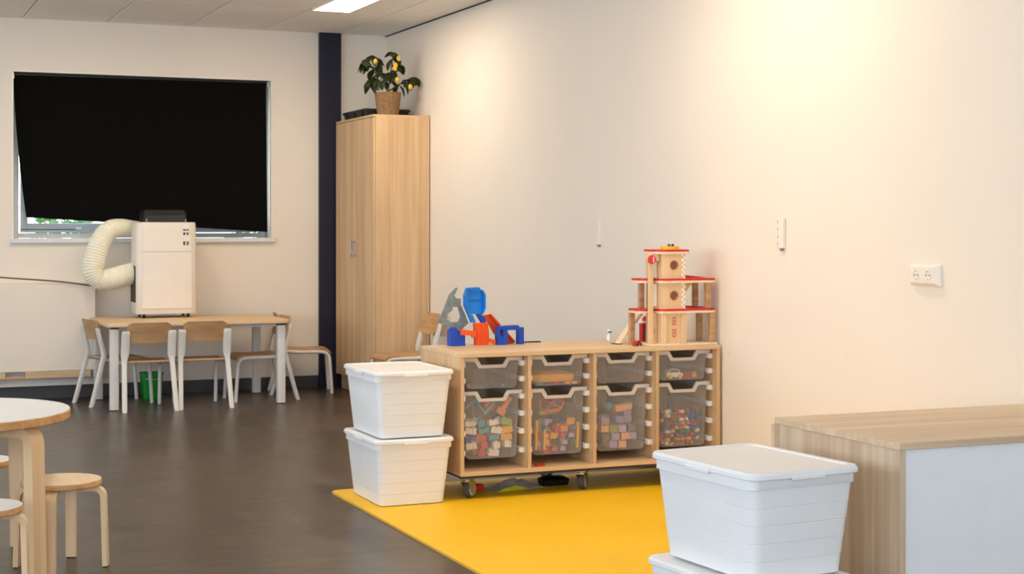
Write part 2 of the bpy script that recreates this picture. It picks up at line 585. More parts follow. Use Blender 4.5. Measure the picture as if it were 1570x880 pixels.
# outside: ground and a flowering shrub
struct(G().box(-12, 16, YB + .32, 45, -.3, -.1).build('ground', 'grass'), 'lawn outside the window')
def shrub(cx, cy, h, r, label, fl):
    t = thing('flowering_shrub', label, 'shrub', (cx, cy, -.1))
    g, fg, st = G(), G(), G()
    for i in range(7):
        a = i * 0.9
        st.tube([(0.04 * math.cos(a), 0.04 * math.sin(a), 0), (r * .4 * math.cos(a), r * .4 * math.sin(a), h * .8)], [.02, .006], 5)
    for i in range(900):
        a, e = random.uniform(0, 2 * PI), math.acos(random.uniform(-.8, 1))
        q = r * random.uniform(.6, 1)
        p = Vector((q * math.sin(e) * math.cos(a), q * math.sin(e) * math.sin(a), h * .6 + h * .42 * math.cos(e)))
        rot = Matrix.Translation(p) @ Matrix.Rotation(random.uniform(0, 6), 4, 'Z') @ Matrix.Rotation(random.uniform(-1, 1), 4, 'X')
        s = random.uniform(.04, .07)
        tgt, s2 = (fg, s * .6) if (fl and random.random() < .16) else (g, s)
        tgt.add([(-s2, 0, 0), (0, -s2 * .6, .01), (s2, 0, 0), (0, s2 * .6, .01), (0, 0, -.012)], [(0, 1, 2, 3), (0, 4, 1), (1, 4, 2), (2, 4, 3), (3, 4, 0)], rot)
    f = g.build('foliage', 'shrubleaf', t)
    f['kind'] = 'stuff'
    st.build('stem', 'stem', t)
    if fl:
        b_ = fg.build('blossom', 'orange', t)
        b_['kind'] = 'stuff'
shrub(2.0, 16.2, 1.65, .42, 'leafy shrub with orange blossoms outside the window', True)
shrub(4.6, 18.5, 1.5, .55, 'plain green shrub outside the window', False)

# ------------------------------------------------------------------ radiator cover under the window, cable
rc = thing('radiator_cover', 'flat white radiator panel under the window with a wooden bottom rail', 'radiator', (1.0, 12.55, 0))
G().box(-1.6, .785, -.06, .076, .222, .90, .006).build('panel', 'wall', rc)
G().box(-.6, .11, -.085, -.0605, .175, .222, .003).build('rail', 'oak_x', rc)
G().box(.255, .745, -.085, -.0605, .172, .222, .003).build('rail', 'oak_x', rc)
G().box(.11, .255, -.078, -.0605, .172, .19, .002).build('rail_joint', 'birch_x', rc)
g = G().box(.765, .815, -.085, -.0605, .168, .222, .003)
eb = g.build('end_block', 'oak_x', rc)
G().lathe([(.009, 0), (.009, .002)], 12, Matrix.Translation((.79, -.0855, .195)) @ Matrix.Rotation(PI / 2, 4, 'X')).build('bolt_hole', 'black', eb)
G().box(-1.6, .785, .02, .07, .105, .2215).build('bracket_strip', 'whitemetal', rc)
pts = smooth_path([(.3, 12.475, .985), (.8, 12.475, .975), (1.15, 12.475, .945), (1.5, 12.475, .915), (1.76, 12.475, .878), (1.9, 12.545, .865), (2.0, 12.48, .885), (2.06, 12.47, .9)], 6)
tag(G().tube(pts, .0055, 6).build('power_cable', 'cable', None, 60), 'thin dark cable running along the wall to the air conditioner', 'cable')

# ------------------------------------------------------------------ rectangular table
tb = thing('rectangular_table', 'rectangular childrens table with oak top and square white legs', 'table', (2.41, 12.0, 0))
G().loft([rr(1.36 - e, .90 - e, .03, z) for e, z in ((.012, .606), (0, .61), (0, .63), (.006, .634))]).build('tabletop', 'oak_x', tb, 40)
for sx in (-1, 1):
    for sy in (-1, 1):
        cx, cy = sx * .62, sy * .385
        lg = G().loft([rr(.062, .062, .008, z, cx, cy, 2) for z in (.006, .592)]).build('leg', 'whitemetal', tb, 40)
        G().box(cx - .03, cx + .03, cy - .03, cy + .03, .592, .606).build('mounting_plate', 'dark', lg)
        G().box(cx - .027, cx + .027, cy - .027, cy + .027, 0, .006).build('foot_cap', 'dark', lg)
for q in (-.37, .35):
    G().box(-.585, .585, q, q + .02, .582, .605).build('apron', 'whitemetal', tb)

# ------------------------------------------------------------------ chairs
def make_chair():
    t = thing('child_chair', '', 'chair')
    prof = [(-.17, .362), (-.10, .354), (0, .351), (.09, .354), (.15, .354), (.18, .347), (.2, .33)]
    low = [(y_ - .002, z_ - .013) for y_, z_ in prof]
    G().prism(prof + low[::-1], 'X', -.165, .165).build('seat', 'chairwood', t, 35)
    g = G()
    rings = []
    for i in range(11):
        u = -1 + 2 * i / 10
        x = u * .158
        bow = .028 * (1 - u * u)
        cut = .02 * max(0, abs(u) - .82) / .18
        r = []
        for z_, y_ in ((.492 + cut, -.186), (.565, -.207), (.642 - cut, -.229)):
            r.append((x, y_ - bow, z_))
        r += [(p[0], p[1] + .012, p[2]) for p in reversed(r)]
        rings.append(r)
    g.loft(rings)
    g.build('backrest', 'chairwood', t, 40)
    for s in (-1, 1):
        g = G()
        g.loft([rr(w, d, .008, z_, s * x, y_, 2) for x, y_, z_, w, d in
                ((.187, -.278, 0, .032, .03), (.186, -.270, .02, .036, .032), (.174, -.185, .335, .037, .034), (.172, -.175, .372, .042, .034), (.168, -.176, .405, .058, .03),
                 (.167, -.215, .555, .06, .024), (.167, -.221, .576, .056, .022), (.167, -.223, .582, .044, .016))])
        g.build('leg', 'whitemetal', t, 40)
        p = smooth_path([(s * .176, -.175, .345), (s * .166, -.05, .334), (s * .158, .1, .334), (s * .157, .155, .325), (s * .157, .183, .295), (s * .157, .19, .24), (s * .157, .2, .1), (s * .157, .206, .0)], 4)
        g = G().tube(p, .0145, 8, up=(0, 0, 1))
        g.build('front_leg', 'whitemetal', t, 50)
    G().tube([(-.158, .1, .334), (.158, .1, .334)], .011, 6).build('cross_bar', 'whitemetal', t, 50)
    return t
ch0 = make_chair()
ch0.location = (2.02, 11.715, 0)
ch0.rotation_euler = (0, 0, 0.015)
ch0['group'] = 'chairs at the rectangular table'
ch0['label'] = 'beech and white chair tucked in beside the table end, back to the room'
CG = 'chairs at the rectangular table'
dup(ch0, (2.44, 11.735, 0), -0.03, 'beech and white chair at the middle of the table, its back to the room', CG)
dup(ch0, (1.90, 12.125, 0), -PI / 2 + .2, 'beech and white chair at the table end next to the radiator', CG)
dup(ch0, (2.925, 11.965, 0), PI / 2 + .05, 'beech and white chair pushed under the table opposite the radiator end', CG)
dup(ch0, (3.415, 12.33, 0), -PI / 2 - .2, 'beech and white chair turned away from the table towards the navy column', CG)
c_ = dup(ch0, (3.885, 11.25, 0), PI / 2, 'beech and white chair in front of the tall oak cabinet')
c_['group'] = 'childrens chairs by the cabinet'
c_.scale = (1.05, 1.05, 1.05)

# ------------------------------------------------------------------ portable air conditioner
ac = thing('portable_air_conditioner', 'white portable air conditioner with ribbed exhaust hose standing on the table', 'air conditioner', (2.275, 12.3, .634))
g = G()
g.loft([rr(.455, .29, .05, .03), rr(.468, .305, .055, .045), rr(.472, .308, .055, .3), rr(.462, .30, .055, .70), rr(.455, .292, .05, .735), rr(.43, .27, .045, .738)])
g.build('body', 'acshell', ac, 40)
g = G()
g.loft([rr(.385, .02, .009, .075, 0, -.153, 3), rr(.385, .02, .009, .50, 0, -.151, 3)])
g.build('front_panel', 'acshell', ac, 40)
G().loft([rr(.385, .018, .008, .512, 0, -.1495, 3), rr(.375, .018, .008, .712, 0, -.1445, 3)]).build('upper_panel', 'acshell', ac, 40)
g = G()
g.loft([rr(.34, .2, .03, .738, 0, .02), rr(.34, .2, .03, .80, 0, .03), rr(.32, .17, .03, .835, 0, .045)])
g.build('top_grille', 'black', ac, 40)
for i in range(7):
    G().box(-.14, .14, -.075 + i * .022, -.065 + i * .022, .80, .815).build('grille_slat', 'black', ac)
for s in (-1, 1):
    G().box(s * .15 - .004, s * .15 + .004, -.115, -.1, .738, .765, .002).build('hinge_pin', 'steel', ac)
G().box(-.2375, -.2345, -.11, .1, .12, .40).build('side_vent', 'dark', ac)
pn = G().box(.115, .168, -.1585, -.153, .555, .71, .001).build('control_panel', 'socket', ac)
for z0, z1 in ((.672, .684), (.640, .658), (.562, .588)):
    b_ = G().box(.121, .162, -.1598, -.1586, z0, z1).build('button', 'dark', pn)
    G().box(.136, .149, -.1604, -.1599, z0 + .004, z1 - .004).build('icon', 'printwhite', pn)
for s in (-1, 1):
    for q in (-.10, .10):
        w_ = G().lathe([(.014, -.009), (.015, -.007), (.015, .007), (.014, .009)], 12, Matrix.Translation((s * .17, q, .0155)) @ Matrix.Rotation(PI / 2, 4, 'Y')).build('caster', 'black', ac, 40)
        G().box(s * .17 - .012, s * .17 + .012, q - .012, q + .012, .022, .032).build('caster_fork', 'black', w_)
hp = smooth_path([(-.22, .02, .345), (-.30, .03, .325), (-.40, .04, .30), (-.485, .05, .305), (-.53, .05, .37), (-.51, .06, .48), (-.46, .08, .60), (-.40, .10, .675), (-.31, .15, .695), (-.22, .20, .69), (-.14, .255, .685)], 12)
rad = [(.082 - .026 * max(0, (i - 70) / 50)) + (.0028 if i % 2 else -.0022) for i in range(len(hp))]
hose = G().tube(hp, rad, 18).build('exhaust_hose', 'hose', ac, 25)
hose['label'] = 'cream ribbed exhaust hose leading to the window'

# green bin under the table
gb = thing('waste_bin', 'small green plastic waste bin under the table', 'bin', (2.19, 12.36, 0))
o_, i_ = [], []
g = G()
g.loft([rr(.13, .12, .02, 0), rr(.165, .15, .025, .185), rr(.172, .157, .025, .186), rr(.172, .157, .025, .2), rr(.158, .143, .022, .2), rr(.124, .114, .018, .008)], (True, True))
g.build('bucket', 'green_bin', gb, 40)
G().tube([(-.086, 0, .19), (-.07, -.06, .165), (-.03, -.088, .15), (.03, -.088, .15), (.07, -.06, .165), (.086, 0, .19)], .003, 6).build('handle', 'whitemetal', gb, 50)

# ------------------------------------------------------------------ tall cabinet
tc = thing('tall_cabinet', 'tall light oak two-door cabinet in the corner', 'cabinet', (3.74, 11.54, 0))
W, D, T = .462, 1.0, .018      # depth along x, width along y
G().box(.02, W, .0, T, .118, 2.188, .001).build('side_panel', 'oak_z', tc)
G().box(.02, W, D - T, D, .118, 2.188, .001).build('side_panel', 'oak_z', tc)
G().box(0, W, 0, D, 2.188, 2.206, .001).build('top_panel', 'oak_y', tc)
G().box(.02, W, T, D - T, .118, .136).build('bottom_panel', 'oak_y', tc)
G().box(W - .006, W, T, D - T, .136, 2.188).build('back_panel', 'oak_z', tc)
G().box(.045, W - .01, .02, D - .02, 0, .118).build('plinth', 'oak_y', tc)
for a, b, hy in ((.003, .4985, .462), (.5015, D - .003, .538)):
    d_ = G().box(0, .0185, a, b, .122, 2.184, .001).build('door', 'oak_z', tc)
    g = G()
    g.box(-.017, -.011, hy - .005, hy + .005, 1.09, 1.23, .002)
    g.box(-.0125, .001, hy - .004, hy + .004, 1.10, 1.112)
    g.box(-.0125, .001, hy - .004, hy + .004, 1.208, 1.22)
    g.build('handle', 'steel', d_)

# black crate on the cabinet
bc = thing('storage_crate', 'flat black lidded crate on top of the tall cabinet', 'crate', (3.965, 12.16, 2.206))
G().loft([rr(.36, .56, .02, 0), rr(.375, .575, .02, .05)]).build('base', 'black', bc, 40)
G().loft([rr(.395, .595, .02, .05), rr(.395, .595, .02, .062), rr(.37, .57, .02, .07)]).build('lid', 'black', bc, 40)
for s in (-1, 1):
    for q in (-.2, 0, .2):
        G().box(s * .19 - .006, s * .19 + .006, q - .02, q + .02, .01, .05).build('rib', 'black', bc)

# ------------------------------------------------------------------ potted lemon tree
pl = thing('potted_lemon_tree', 'small lemon tree with yellow fruit in a woven pot on the tall cabinet', 'plant', (3.92, 11.72, 2.206))
g = G()
pr_ = []
for i in range(15):
    z_ = .185 * i / 14
    pr_.append((.082 + .022 * i / 14 + (.003 if i % 2 else 0), z_))
g.lathe(pr_ + [(.094, .185), (.09, .16)], 24)
g.build('pot', 'jute', pl, 50)
G().lathe([(.089, .150), (.089, .162), (.03, .17)], 20).build('soil', 'soil', pl, 50)
# x is to the right along the back wall, screen right; y is depth
branches = [[(0, 0, .16), (-.02, .01, .26), (-.06, .0, .36), (-.09, -.01, .44), (-.12, 0, .47)],
            [(-.05, 0, .33), (-.12, -.02, .36), (-.18, -.02, .40), (-.21, -.02, .43)],
            [(0, 0, .16), (.01, -.01, .28), (.03, 0, .40), (.05, .01, .50)],
            [(.02, 0, .30), (.08, .02, .36), (.1, .02, .43)],
            [(.01, 0, .2), (.08, -.02, .25), (.15, -.03, .29), (.22, -.03, .31)],
            [(-.01, 0, .22), (-.05, .02, .27), (-.10, .03, .30), (-.13, .02, .27)]]
for b_ in branches:
    p = smooth_path(b_, 4)
    G().tube(p, [.006 - .004 * i / len(p) for i in range(len(p))], 6).build('branch', 'stem', pl, 50)
# one leaf mesh, shared by all leaves
g = G()
lw = [(0, .006), (.02, .02), (.045, .027), (.07, .019), (.09, .002)]
rings = []
for x, w in lw:
    dz = -.12 * x - 2.2 * x * x
    rings.append([(x, -w, dz + w * .35), (x, 0, dz), (x, w, dz + w * .35), (x, w, dz + w * .35 + .0015), (x, 0, dz + .0015), (x, -w, dz + w * .35 + .0015)])
g.loft(rings)
leaf0 = g.build('leaf', 'leaf', pl, 60)
def put_leaf(first, p, yaw, pitch, roll, s):
    o = leaf0 if first else leaf0.copy()
    if not first:
        COL.objects.link(o)
        o.parent = pl
    o.matrix_basis = Matrix.Translation(p) @ Matrix.Rotation(yaw, 4, 'Z') @ Matrix.Rotation(pitch, 4, 'Y') @ Matrix.Rotation(roll, 4, 'X') @ Matrix.Scale(s, 4)
lp = []
for b_ in branches:
    p = smooth_path(b_, 4)
    for i in range(len(p) // 3, len(p), 2):
        lp.append(p[i])
    lp.append(p[-1])
first = True
for i, p in enumerate(lp):
    for rep in range(2):
        put_leaf(first, p, random.uniform(0, 2 * PI), random.uniform(.1, 1.1), random.uniform(-.6, .6), random.uniform(.85, 1.25))
        first = False
for (x, y, z) in [(-.115, -.03, .425), (.04, -.05, .375), (.075, -.04, .455), (.06, -.05, .285), (.165, -.06, .232), (.05, -.045, .40)]:
    l_ = G().lathe([(.002, -.03), (.012, -.024), (.02, -.01), (.021, .004), (.014, .02), (.004, .027)], 12).build('lemon', 'lemon', pl, 60)
    l_.location = (x, y, z)
    l_.scale = (.85, .85, .85)
    l_.rotation_euler = (random.uniform(-.4, .4), random.uniform(-.4, .4), 0)

# ------------------------------------------------------------------ yellow mat
mt = thing('floor_mat', 'large bright yellow play mat on the dark floor', 'mat', (0, 0, 0))
mx0, mx1, my0, my1 = 2.245, 4.19, 4.72, 7.64
G().loft([rr(mx1 - mx0, my1 - my0, .05, z, (mx0 + mx1) / 2, (my0 + my1) / 2) for z in (0, .008)]).build('backing', 'matedge', mt, 40)
G().loft([rr(mx1 - mx0 - .006, my1 - my0 - .006, .05, z, (mx0 + mx1) / 2, (my0 + my1) / 2) for z in (.008, .0105)]).build('surface', 'yellowmat', mt, 40)
MZ = .0105

# ------------------------------------------------------------------ wheeled storage unit
SX0, SX1, SY0, SY1 = 2.742, 4.194, 7.09, 7.665
SB, ST = .127, .725
su = thing('storage_unit', 'low oak storage unit on casters holding eight clear trays', 'cabinet', (SX0, SY0, MZ))
dz = -MZ
Wd, Dp = SX1 - SX0, SY1 - SY0
def z(v):
    return v - MZ
G().box(-.002, Wd, -.004, Dp, z(ST - .021), z(ST), .0015).build('top_panel', 'oak_x', su)
G().box(0, Wd, 0, Dp, z(SB), z(SB + .021), .0015).build('base_panel', 'oak_x', su)
for a in (0, Wd - .02):
    G().box(a, a + .02, 0, Dp, z(SB + .021), z(ST - .021), .001).build('side_panel', 'oak_z', su)
G().box(.02, Wd - .02, Dp - .008, Dp, z(SB + .021), z(ST - .021)).build('back_panel', 'oak_x', su)
CW = (Wd - .04 - .054) / 4
colx = []
for i in range(4):
    x0 = .02 + i * (CW + .018)
    colx.append((x0, x0 + CW))
    if i < 3:
        G().box(x0 + CW, x0 + CW + .018, .002, Dp - .008, z(SB + .021), z(ST - .021), .001).build('divider', 'oak_z', su)
G().box(.01, Wd - .01, .004, Dp - .01, z(SB - .012), z(SB)).build('underframe', 'dark', su)
LEV = [.678, .600, .513, .428, .340, .246]
rg = G()
rg.box(0, .022, .05, .5, -.02, -.016)
rg.box(0, .003, .05, .5, -.02, 0)
rg.box(0, .022, .05, .5, -.004, 0)
rg.box(0, .024, .045, .075, -.026, 0, .002)
run0 = rg.build('runner', 'whiteplastic', su)
fst = True
for (a, b) in colx:
    for L in LEV:
        for side in (0, 1):
            r = run0 if fst else run0.copy()
            if not fst:
                COL.objects.link(r)
                r.parent = su
            fst = False
            r.location = (a, 0, z(L)) if side == 0 else (b, 0, z(L))
            r.scale = (1, 1, 1) if side == 0 else (-1, 1, 1)
def caster(x, y, ang):
    R_ = Matrix.Translation((x, y, 0)) @ Matrix.Rotation(ang, 4, 'Z')
    top = z(SB - .012)
    w = G()
    w.lathe([(.012, -.017), (.036, -.017), (.042, -.011), (.042, .011), (.036, .017), (.012, .017)], 24, R_ @ Matrix.Translation((.018, 0, .042)) @ Matrix.Rotation(PI / 2, 4, 'X'))
    c = w.build('caster', 'rubber', su, 40)
    G().lathe([(.03, -.0185), (.03, .0185)], 20, R_ @ Matrix.Translation((.018, 0, .042)) @ Matrix.Rotation(PI / 2, 4, 'X')).build('hub', 'tread', c, 40)
    f = G()
    for s in (-1, 1):
        f.prism([(-.028, .085), (.028, .085), (.03, .03), (.018, .022), (.006, .03)], 'Y', s * .021 - .0012, s * .021 + .0012, R_)
    f.box(-.028, .028, -.021, .021, .082, .087, 0, R_)
    f.lathe([(.018, .087), (.018, .095)], 14, R_)
    f.build('fork', 'zinc', c, 40)
    p_ = G().box(-.035, .035, -.03, .03, .095, top, 0, R_)
    p_.build('mounting_plate', 'steel', c)
for (x, y, a) in ((.06, .06, .62), (.68, .06, .8), (1.38, .06, .4), (.07, .5, 2.0), (.70, .5, 2.4), (1.38, .5, 1.4)):
    caster(x, y, a)

# ------------------------------------------------------------------ trays
def make_tray(h, label):
    """front centre at the rim's underside; rim from z=0 to .02, body hangs below"""
    t = thing('storage_tray', label, 'tray', (0, 0, 0), 0, 'clear trays in the storage unit')
    Lh, Dt = .43, .40
    wt, wb, rb = .145, .134, .022
    def U(dx=0.0, dzb=0.0):        # half outline, rounded lower corners, left top -> right top
        pts = [(-wt + dx, 0)]
        n = 5
        cx_, cz_ = -wb + rb, -h + rb
        for i in range(n + 1):
            a = PI + PI / 2 * i / n
            pts.append((cx_ + (rb - dx) * math.cos(a), cz_ + (rb - dx) * math.sin(a)))
        for i in range(n + 1):
            a = 1.5 * PI + PI / 2 * i / n
            pts.append((-cx_ + (rb - dx) * math.cos(a), cz_ + (rb - dx) * math.sin(a)))
        pts.append((wt - dx, 0))
        return pts
    g = G()
    o, q = U(), U(.0025)
    g.prism(o + q[::-1], 'Y', .014, Dt)
    dip = -.034
    front = [(wt, 0), (.092, 0), (.07, dip), (-.07, dip), (-.092, 0)]
    g.prism(o + front, 'Y', .010, .0135)
    g.prism(o, 'Y', Dt, Dt + .003)
    for s in (-1, 1):
        g.box(s * .098 - .002, s * .098 + .002, .007, .0101, -h + .02, -.006)
    g.build('body', 'tray', t, 35)
    zt = .018
    band = [(-.163, zt), (-.08, zt), (-.058, zt - .036), (.058, zt - .036), (.08, zt), (.163, zt),
            (.163, 0), (.093, 0), (.071, dip), (-.071, dip), (-.093, 0), (-.163, 0)]
    g = G().prism(band, 'Y', .0, .0095)
    for s in (-1, 1):
        a, b = sorted((s * .163, s * .148))
        g.box(a, b, .0095, Dt + .01, .0005, .006)
        g.box(min(s * .163, s * .160), max(s * .163, s * .160), .0095, Dt + .01, .0005, zt)
    g.box(-.148, .148, Dt + .003, Dt + .012, .0, .014)
    g.build('rim', 'trayrim', t)
    return t
ty = SY0 + .058
def tray_x(i):
    return SX0 + (colx[i][0] + colx[i][1]) / 2
Z1, Z2 = .6785, .5135
H1, H2 = .135, .315
lab1 = ['shallow clear tray with a few tiny scraps on its floor', 'shallow clear tray holding a flat yellow slab', 'empty shallow clear tray in the storage unit', 'shallow clear tray with a little cream toy car']
lab2 = ['deep clear tray of mixed large building blocks', 'deep clear tray of yellow construction parts with an orange wheel', 'deep clear tray of lavender blocks', 'deep clear tray filled with small multicoloured bricks']
ts = make_tray(H1, lab1[0])
td = make_tray(H2, lab2[0])
for i in range(4):
    if i == 0:
        ts.location = (tray_x(0), ty, Z1)
        td.location = (tray_x(0), ty, Z2)
    else:
        dup(ts, (tray_x(i), ty, Z1), 0, lab1[i])
        dup(td, (tray_x(i), ty, Z2), 0, lab2[i])

# ------------------------------------------------------------------ bricks in the trays
def brick_mesh(nx, ny, pitch, h, stud):
    g = G()
    g.box(-nx * pitch / 2 + .0004, nx * pitch / 2 - .0004, -ny * pitch / 2 + .0004, ny * pitch / 2 - .0004, -h / 2, h / 2)
    for i in range(nx):
        for j in range(ny):
            cx, cy = (i - (nx - 1) / 2) * pitch, (j - (ny - 1) / 2) * pitch
            g.lathe([(pitch * .3, h / 2), (pitch * .3, h / 2 + stud)], 6, Matrix.Translation((cx, cy, 0)), cap=(False, True))
    me = g.build('brick_proto', 'brick_red')
    d = me.data
    bpy.data.objects.remove(me)
    return d
PROTO = {}
def brick(kind, colr, p, rot, label, group):
    key = (kind, colr)
    if key not in PROTO:
        d = brick_mesh(*kind)
        d.materials[0] = M[colr]
        d.name = 'building_brick'
        PROTO[key] = d
    o = bpy.data.objects.new('building_brick', PROTO[key])
    COL.objects.link(o)
    o.location = p
    o.rotation_euler = rot
    tag(o, label, 'brick', group)
    return o
CN = dict(brick_red='red', brick_blue='blue', brick_yellow='yellow', brick_white='white', brick_green='green', brick_orange='orange', brick_grey='grey',
          brick_teal='teal', brick_lavender='lavender', brick_lime='lime green', brick_black='black', brick_brown='brown', brick_peach='peach')
ORD = ['first', 'second', 'third', 'fourth', 'fifth', 'sixth', 'seventh', 'eighth', 'ninth', 'tenth', 'eleventh', 'twelfth']
def pile(i, floor_z, kind, cell, rows, cols, height, colours, where, group, tilt=.25, size=''):
    """bricks on a jittered grid: the rows behind the tray front, lower towards the back"""
    cx = tray_x(i)
    w, d, hh = cell
    x0 = cx - (cols - 1) * w / 2
    for r in range(rows):
        for c in range(cols):
            n = max(1, int(round(height - .6 * r - (.9 if r == 0 else 0) + random.uniform(-.9, .9))))
            for l in range(n):
                col = random.choice(colours)
                zc = floor_z + hh * .5 + l * hh
                # the tray narrows and rounds towards its floor
                if l == 0 and c in (0, cols - 1):
                    continue
                p = (x0 + c * w + (.12 * w if l % 2 else -.12 * w) * (1 if 0 < c < cols - 1 else .3) + random.uniform(-.04, .04) * w, ty + .022 + d * .5 + r * d, zc)
                k = kind if not isinstance(kind, list) else random.choice(kind)
                brick(k, col, p, (random.uniform(-tilt, tilt), random.uniform(-tilt, tilt), random.choice((0, PI / 2, PI)) * (1 if abs(w - d) < .004 else 0) + random.uniform(-tilt, tilt)),
                      '%s %s brick, %s layer, %s from wall side, %s of %s' % (size, CN[col], ORD[l], ORD[cols - 1 - c], ('front row', 'middle row', 'rear row')[r], where), group)
fz = Z2 - H2 + .004
# tray 1: large blocks
pile(0, fz, [(2, 1, .028, .03, .005), (1, 1, .036, .032, .005), (2, 1, .028, .024, .005)], (.064, .058, .037), 3, 4, 6.0,
     ['brick_white', 'brick_white', 'brick_red', 'brick_yellow', 'brick_lime', 'brick_teal', 'brick_white', 'brick_blue', 'brick_yellow'], 'large block tray', 'large blocks in the deep tray', .2, 'large')
# tray 2: dark and yellow parts
pile(1, fz, [(2, 1, .02, .03, .004), (1, 1, .03, .02, .004)], (.048, .052, .034), 3, 5, 5.4,
     ['brick_yellow', 'brick_yellow', 'brick_grey', 'brick_grey', 'brick_green', 'brick_black', 'brick_red', 'brick_orange', 'brick_lavender'], 'yellow parts tray', 'construction parts in the deep tray', .25, 'chunky')
# tray 3: lavender blocks
pile(2, fz + .003, [(2, 2, .022, .034, .004)], (.0525, .056, .040), 3, 4, 4.6,
     ['brick_lavender', 'brick_lavender', 'brick_lavender', 'brick_grey', 'brick_peach', 'brick_lime'], 'lavender tray', 'blocks in the lavender tray', .07, 'square')
# tray 4: small bricks
pile(3, fz, [(2, 1, .014, .014, .002), (2, 2, .013, .011, .002), (3, 1, .0095, .014, .002), (1, 1, .017, .016, .002)], (.030, .033, .0205), 3, 8, 9.6,
     ['brick_red', 'brick_red', 'brick_orange', 'brick_yellow', 'brick_white', 'brick_white', 'brick_blue', 'brick_grey', 'brick_black', 'brick_green'], 'multicoloured tray', 'small bricks in the last deep tray', .35, 'small')
# loose parts above the piles
def loose(g, name, mat, loc, rot, label, cat):
    o = g.build(name, mat, None, 40)
    o.location = loc
    o.rotation_euler = rot
    return tag(o, label, cat)
cx = tray_x(0)
yy = ty + .06
zig = [(-.11, .06), (-.055, .10), (-.005, .03), (.05, .10), (.06, .093), (-.004, .012), (-.055, .082), (-.108, .044)]
loose(G().prism(zig, 'Y', -.006, .006), 'zigzag_strip', 'brick_teal', (cx - .01, yy, fz + .19), (0, 0, 0), 'teal zigzag strip on the large blocks in the deep tray', 'toy part')
loose(G().prism([(-.022, -.05), (.022, -.05), (.022, -.02), (.012, -.02), (.012, .05), (-.012, .05), (-.012, -.02), (-.022, -.02)], 'Y', -.009, .009), 'toy_spanner', 'brick_orange',
      (cx + .095, yy + .01, fz + .245), (0, .62, 0), 'orange toy tool leaning on the large blocks', 'toy part')
loose(G().lathe([(.01, -.03), (.036, -.026), (.04, .0), (.034, .03), (.01, .034)], 18), 'toy_cup', 'brick_red', (cx + .02, yy + .05, fz + .25), (0, 0, 0), 'red toy cup among the large blocks', 'toy cup')
cx = tray_x(1)
g = G()
ring = [(.062 * math.cos(a), .05 * math.sin(a), 0) for a in [2 * PI * i / 28 for i in range(29)]]
g.tube(ring, .006, 8)
for a in (.4, 2.0, 3.6, 5.2):
    g.tube([(0, 0, 0), (.062 * math.cos(a), .05 * math.sin(a), 0)], .005, 6)
g.lathe([(.012, -.006), (.012, .006)], 12)
loose(g, 'spoked_hoop', 'orange', (cx + .01, yy + .04, fz + .238), (.75, -.38, .0), 'orange spoked toy wheel lying on the yellow parts', 'toy wheel')
loose(G().box(-.055, .055, -.008, .008, -.009, .009, .003), 'lime_beam', 'lime', (cx - .01, yy + .03, fz + .20), (.1, -.12, .1), 'lime green beam on the yellow construction parts', 'toy part')
for dx, hh in ((-.122, .15), (-.072, .10), (.125, .13)):
    loose(G().box(-.006, .006, -.006, .006, 0, hh, .001), 'yellow_rod', 'yellow', (cx + dx * .93, ty + .0215, fz + .02), (0, .04, 0), '%s yellow rod upright at the construction tray front, %s' % (('tall', 'far from the wall') if hh == .15 else ('short', 'next to the tall one') if hh == .10 else ('medium', 'on the wall side')), 'toy part')['group'] = 'yellow rods'
cx = tray_x(2)
loose(G().box(-.05, .05, -.02, .02, -.017, .017, .004), 'wooden_block', 'brick_peach', (cx + .045, yy + .02, fz + .207), (.05, -.12, .1), 'long peach block on the lavender blocks', 'block')
loose(G().lathe([(.004, -.024), (.02, -.014), (.025, 0), (.02, .015), (.004, .025)], 14), 'toy_ball', 'brick_teal', (cx - .03, yy + .03, fz + .212), (0, 0, 0), 'faded teal ball on the lavender blocks', 'ball')
# shallow trays
fs = Z1 - H1 + .004
cx = tray_x(0)
for i in range(11):
    c = ['brick_peach', 'brick_white', 'brick_grey', 'brick_teal', 'brick_orange', 'brick_red', 'brick_blue', 'brick_brown', 'brick_lime', 'brick_lavender', 'brick_black'][i]
    brick((2, 1, .009, .01, .002), c, (cx - .1 + i * .02, ty + .06 + (i % 3) * .05, fs + .006), (0, 0, random.uniform(0, 3)), 'tiny %s scrap on the floor of the shallow tray' % CN[c], 'scraps in the shallow tray')
cx = tray_x(1)
loose(G().loft([rr(.225, .3, .03, 0), rr(.235, .31, .03, .012), rr(.235, .31, .03, .036), rr(.15, .25, .03, .05)]), 'foam_slab', 'yellow', (cx, ty + .19, fs + .012), (0, 0, 0), 'flat yellow slab in the shallow tray', 'slab')
for dx, c in ((-.09, 'brick_teal'), (.0, 'brick_red'), (.06, 'brick_orange'), (.1, 'brick_peach')):
    brick((2, 1, .016, .009, .002), c, (cx + dx, ty + .025, fs + .006), (0, 0, 0), 'flat %s piece before the yellow slab' % CN[c], 'flat pieces by the slab')
cx = tray_x(3)
def toy_car(name, col, loc, rz, label, s=1.0, wheel='black'):
    t = thing(name, label, 'toy car', loc, rz)
    prof = [(-.04, .010), (.04, .010), (.042, .022), (.028, .026), (.016, .042), (-.022, .042), (-.034, .028), (-.042, .024)]
    G().prism([(a * s, b * s) for a, b in prof], 'Y', -.019 * s, .019 * s).build('body', col, t, 30)
    G().prism([(a * s, b * s) for a, b in [(.022, .028), (.014, .039), (-.019, .039), (-.028, .029)]], 'Y', -.0196 * s, .0196 * s).build('side_window', 'dark', t)
    for a in (-.024, .025):
        for b in (-.02, .02):
            G().lathe([(.010 * s, -.004 * s), (.010 * s, .004 * s)], 12, Matrix.Translation((a * s, b * s, .010 * s)) @ Matrix.Rotation(PI / 2, 4, 'X')).build('wheel', wheel, t, 40)
    return t
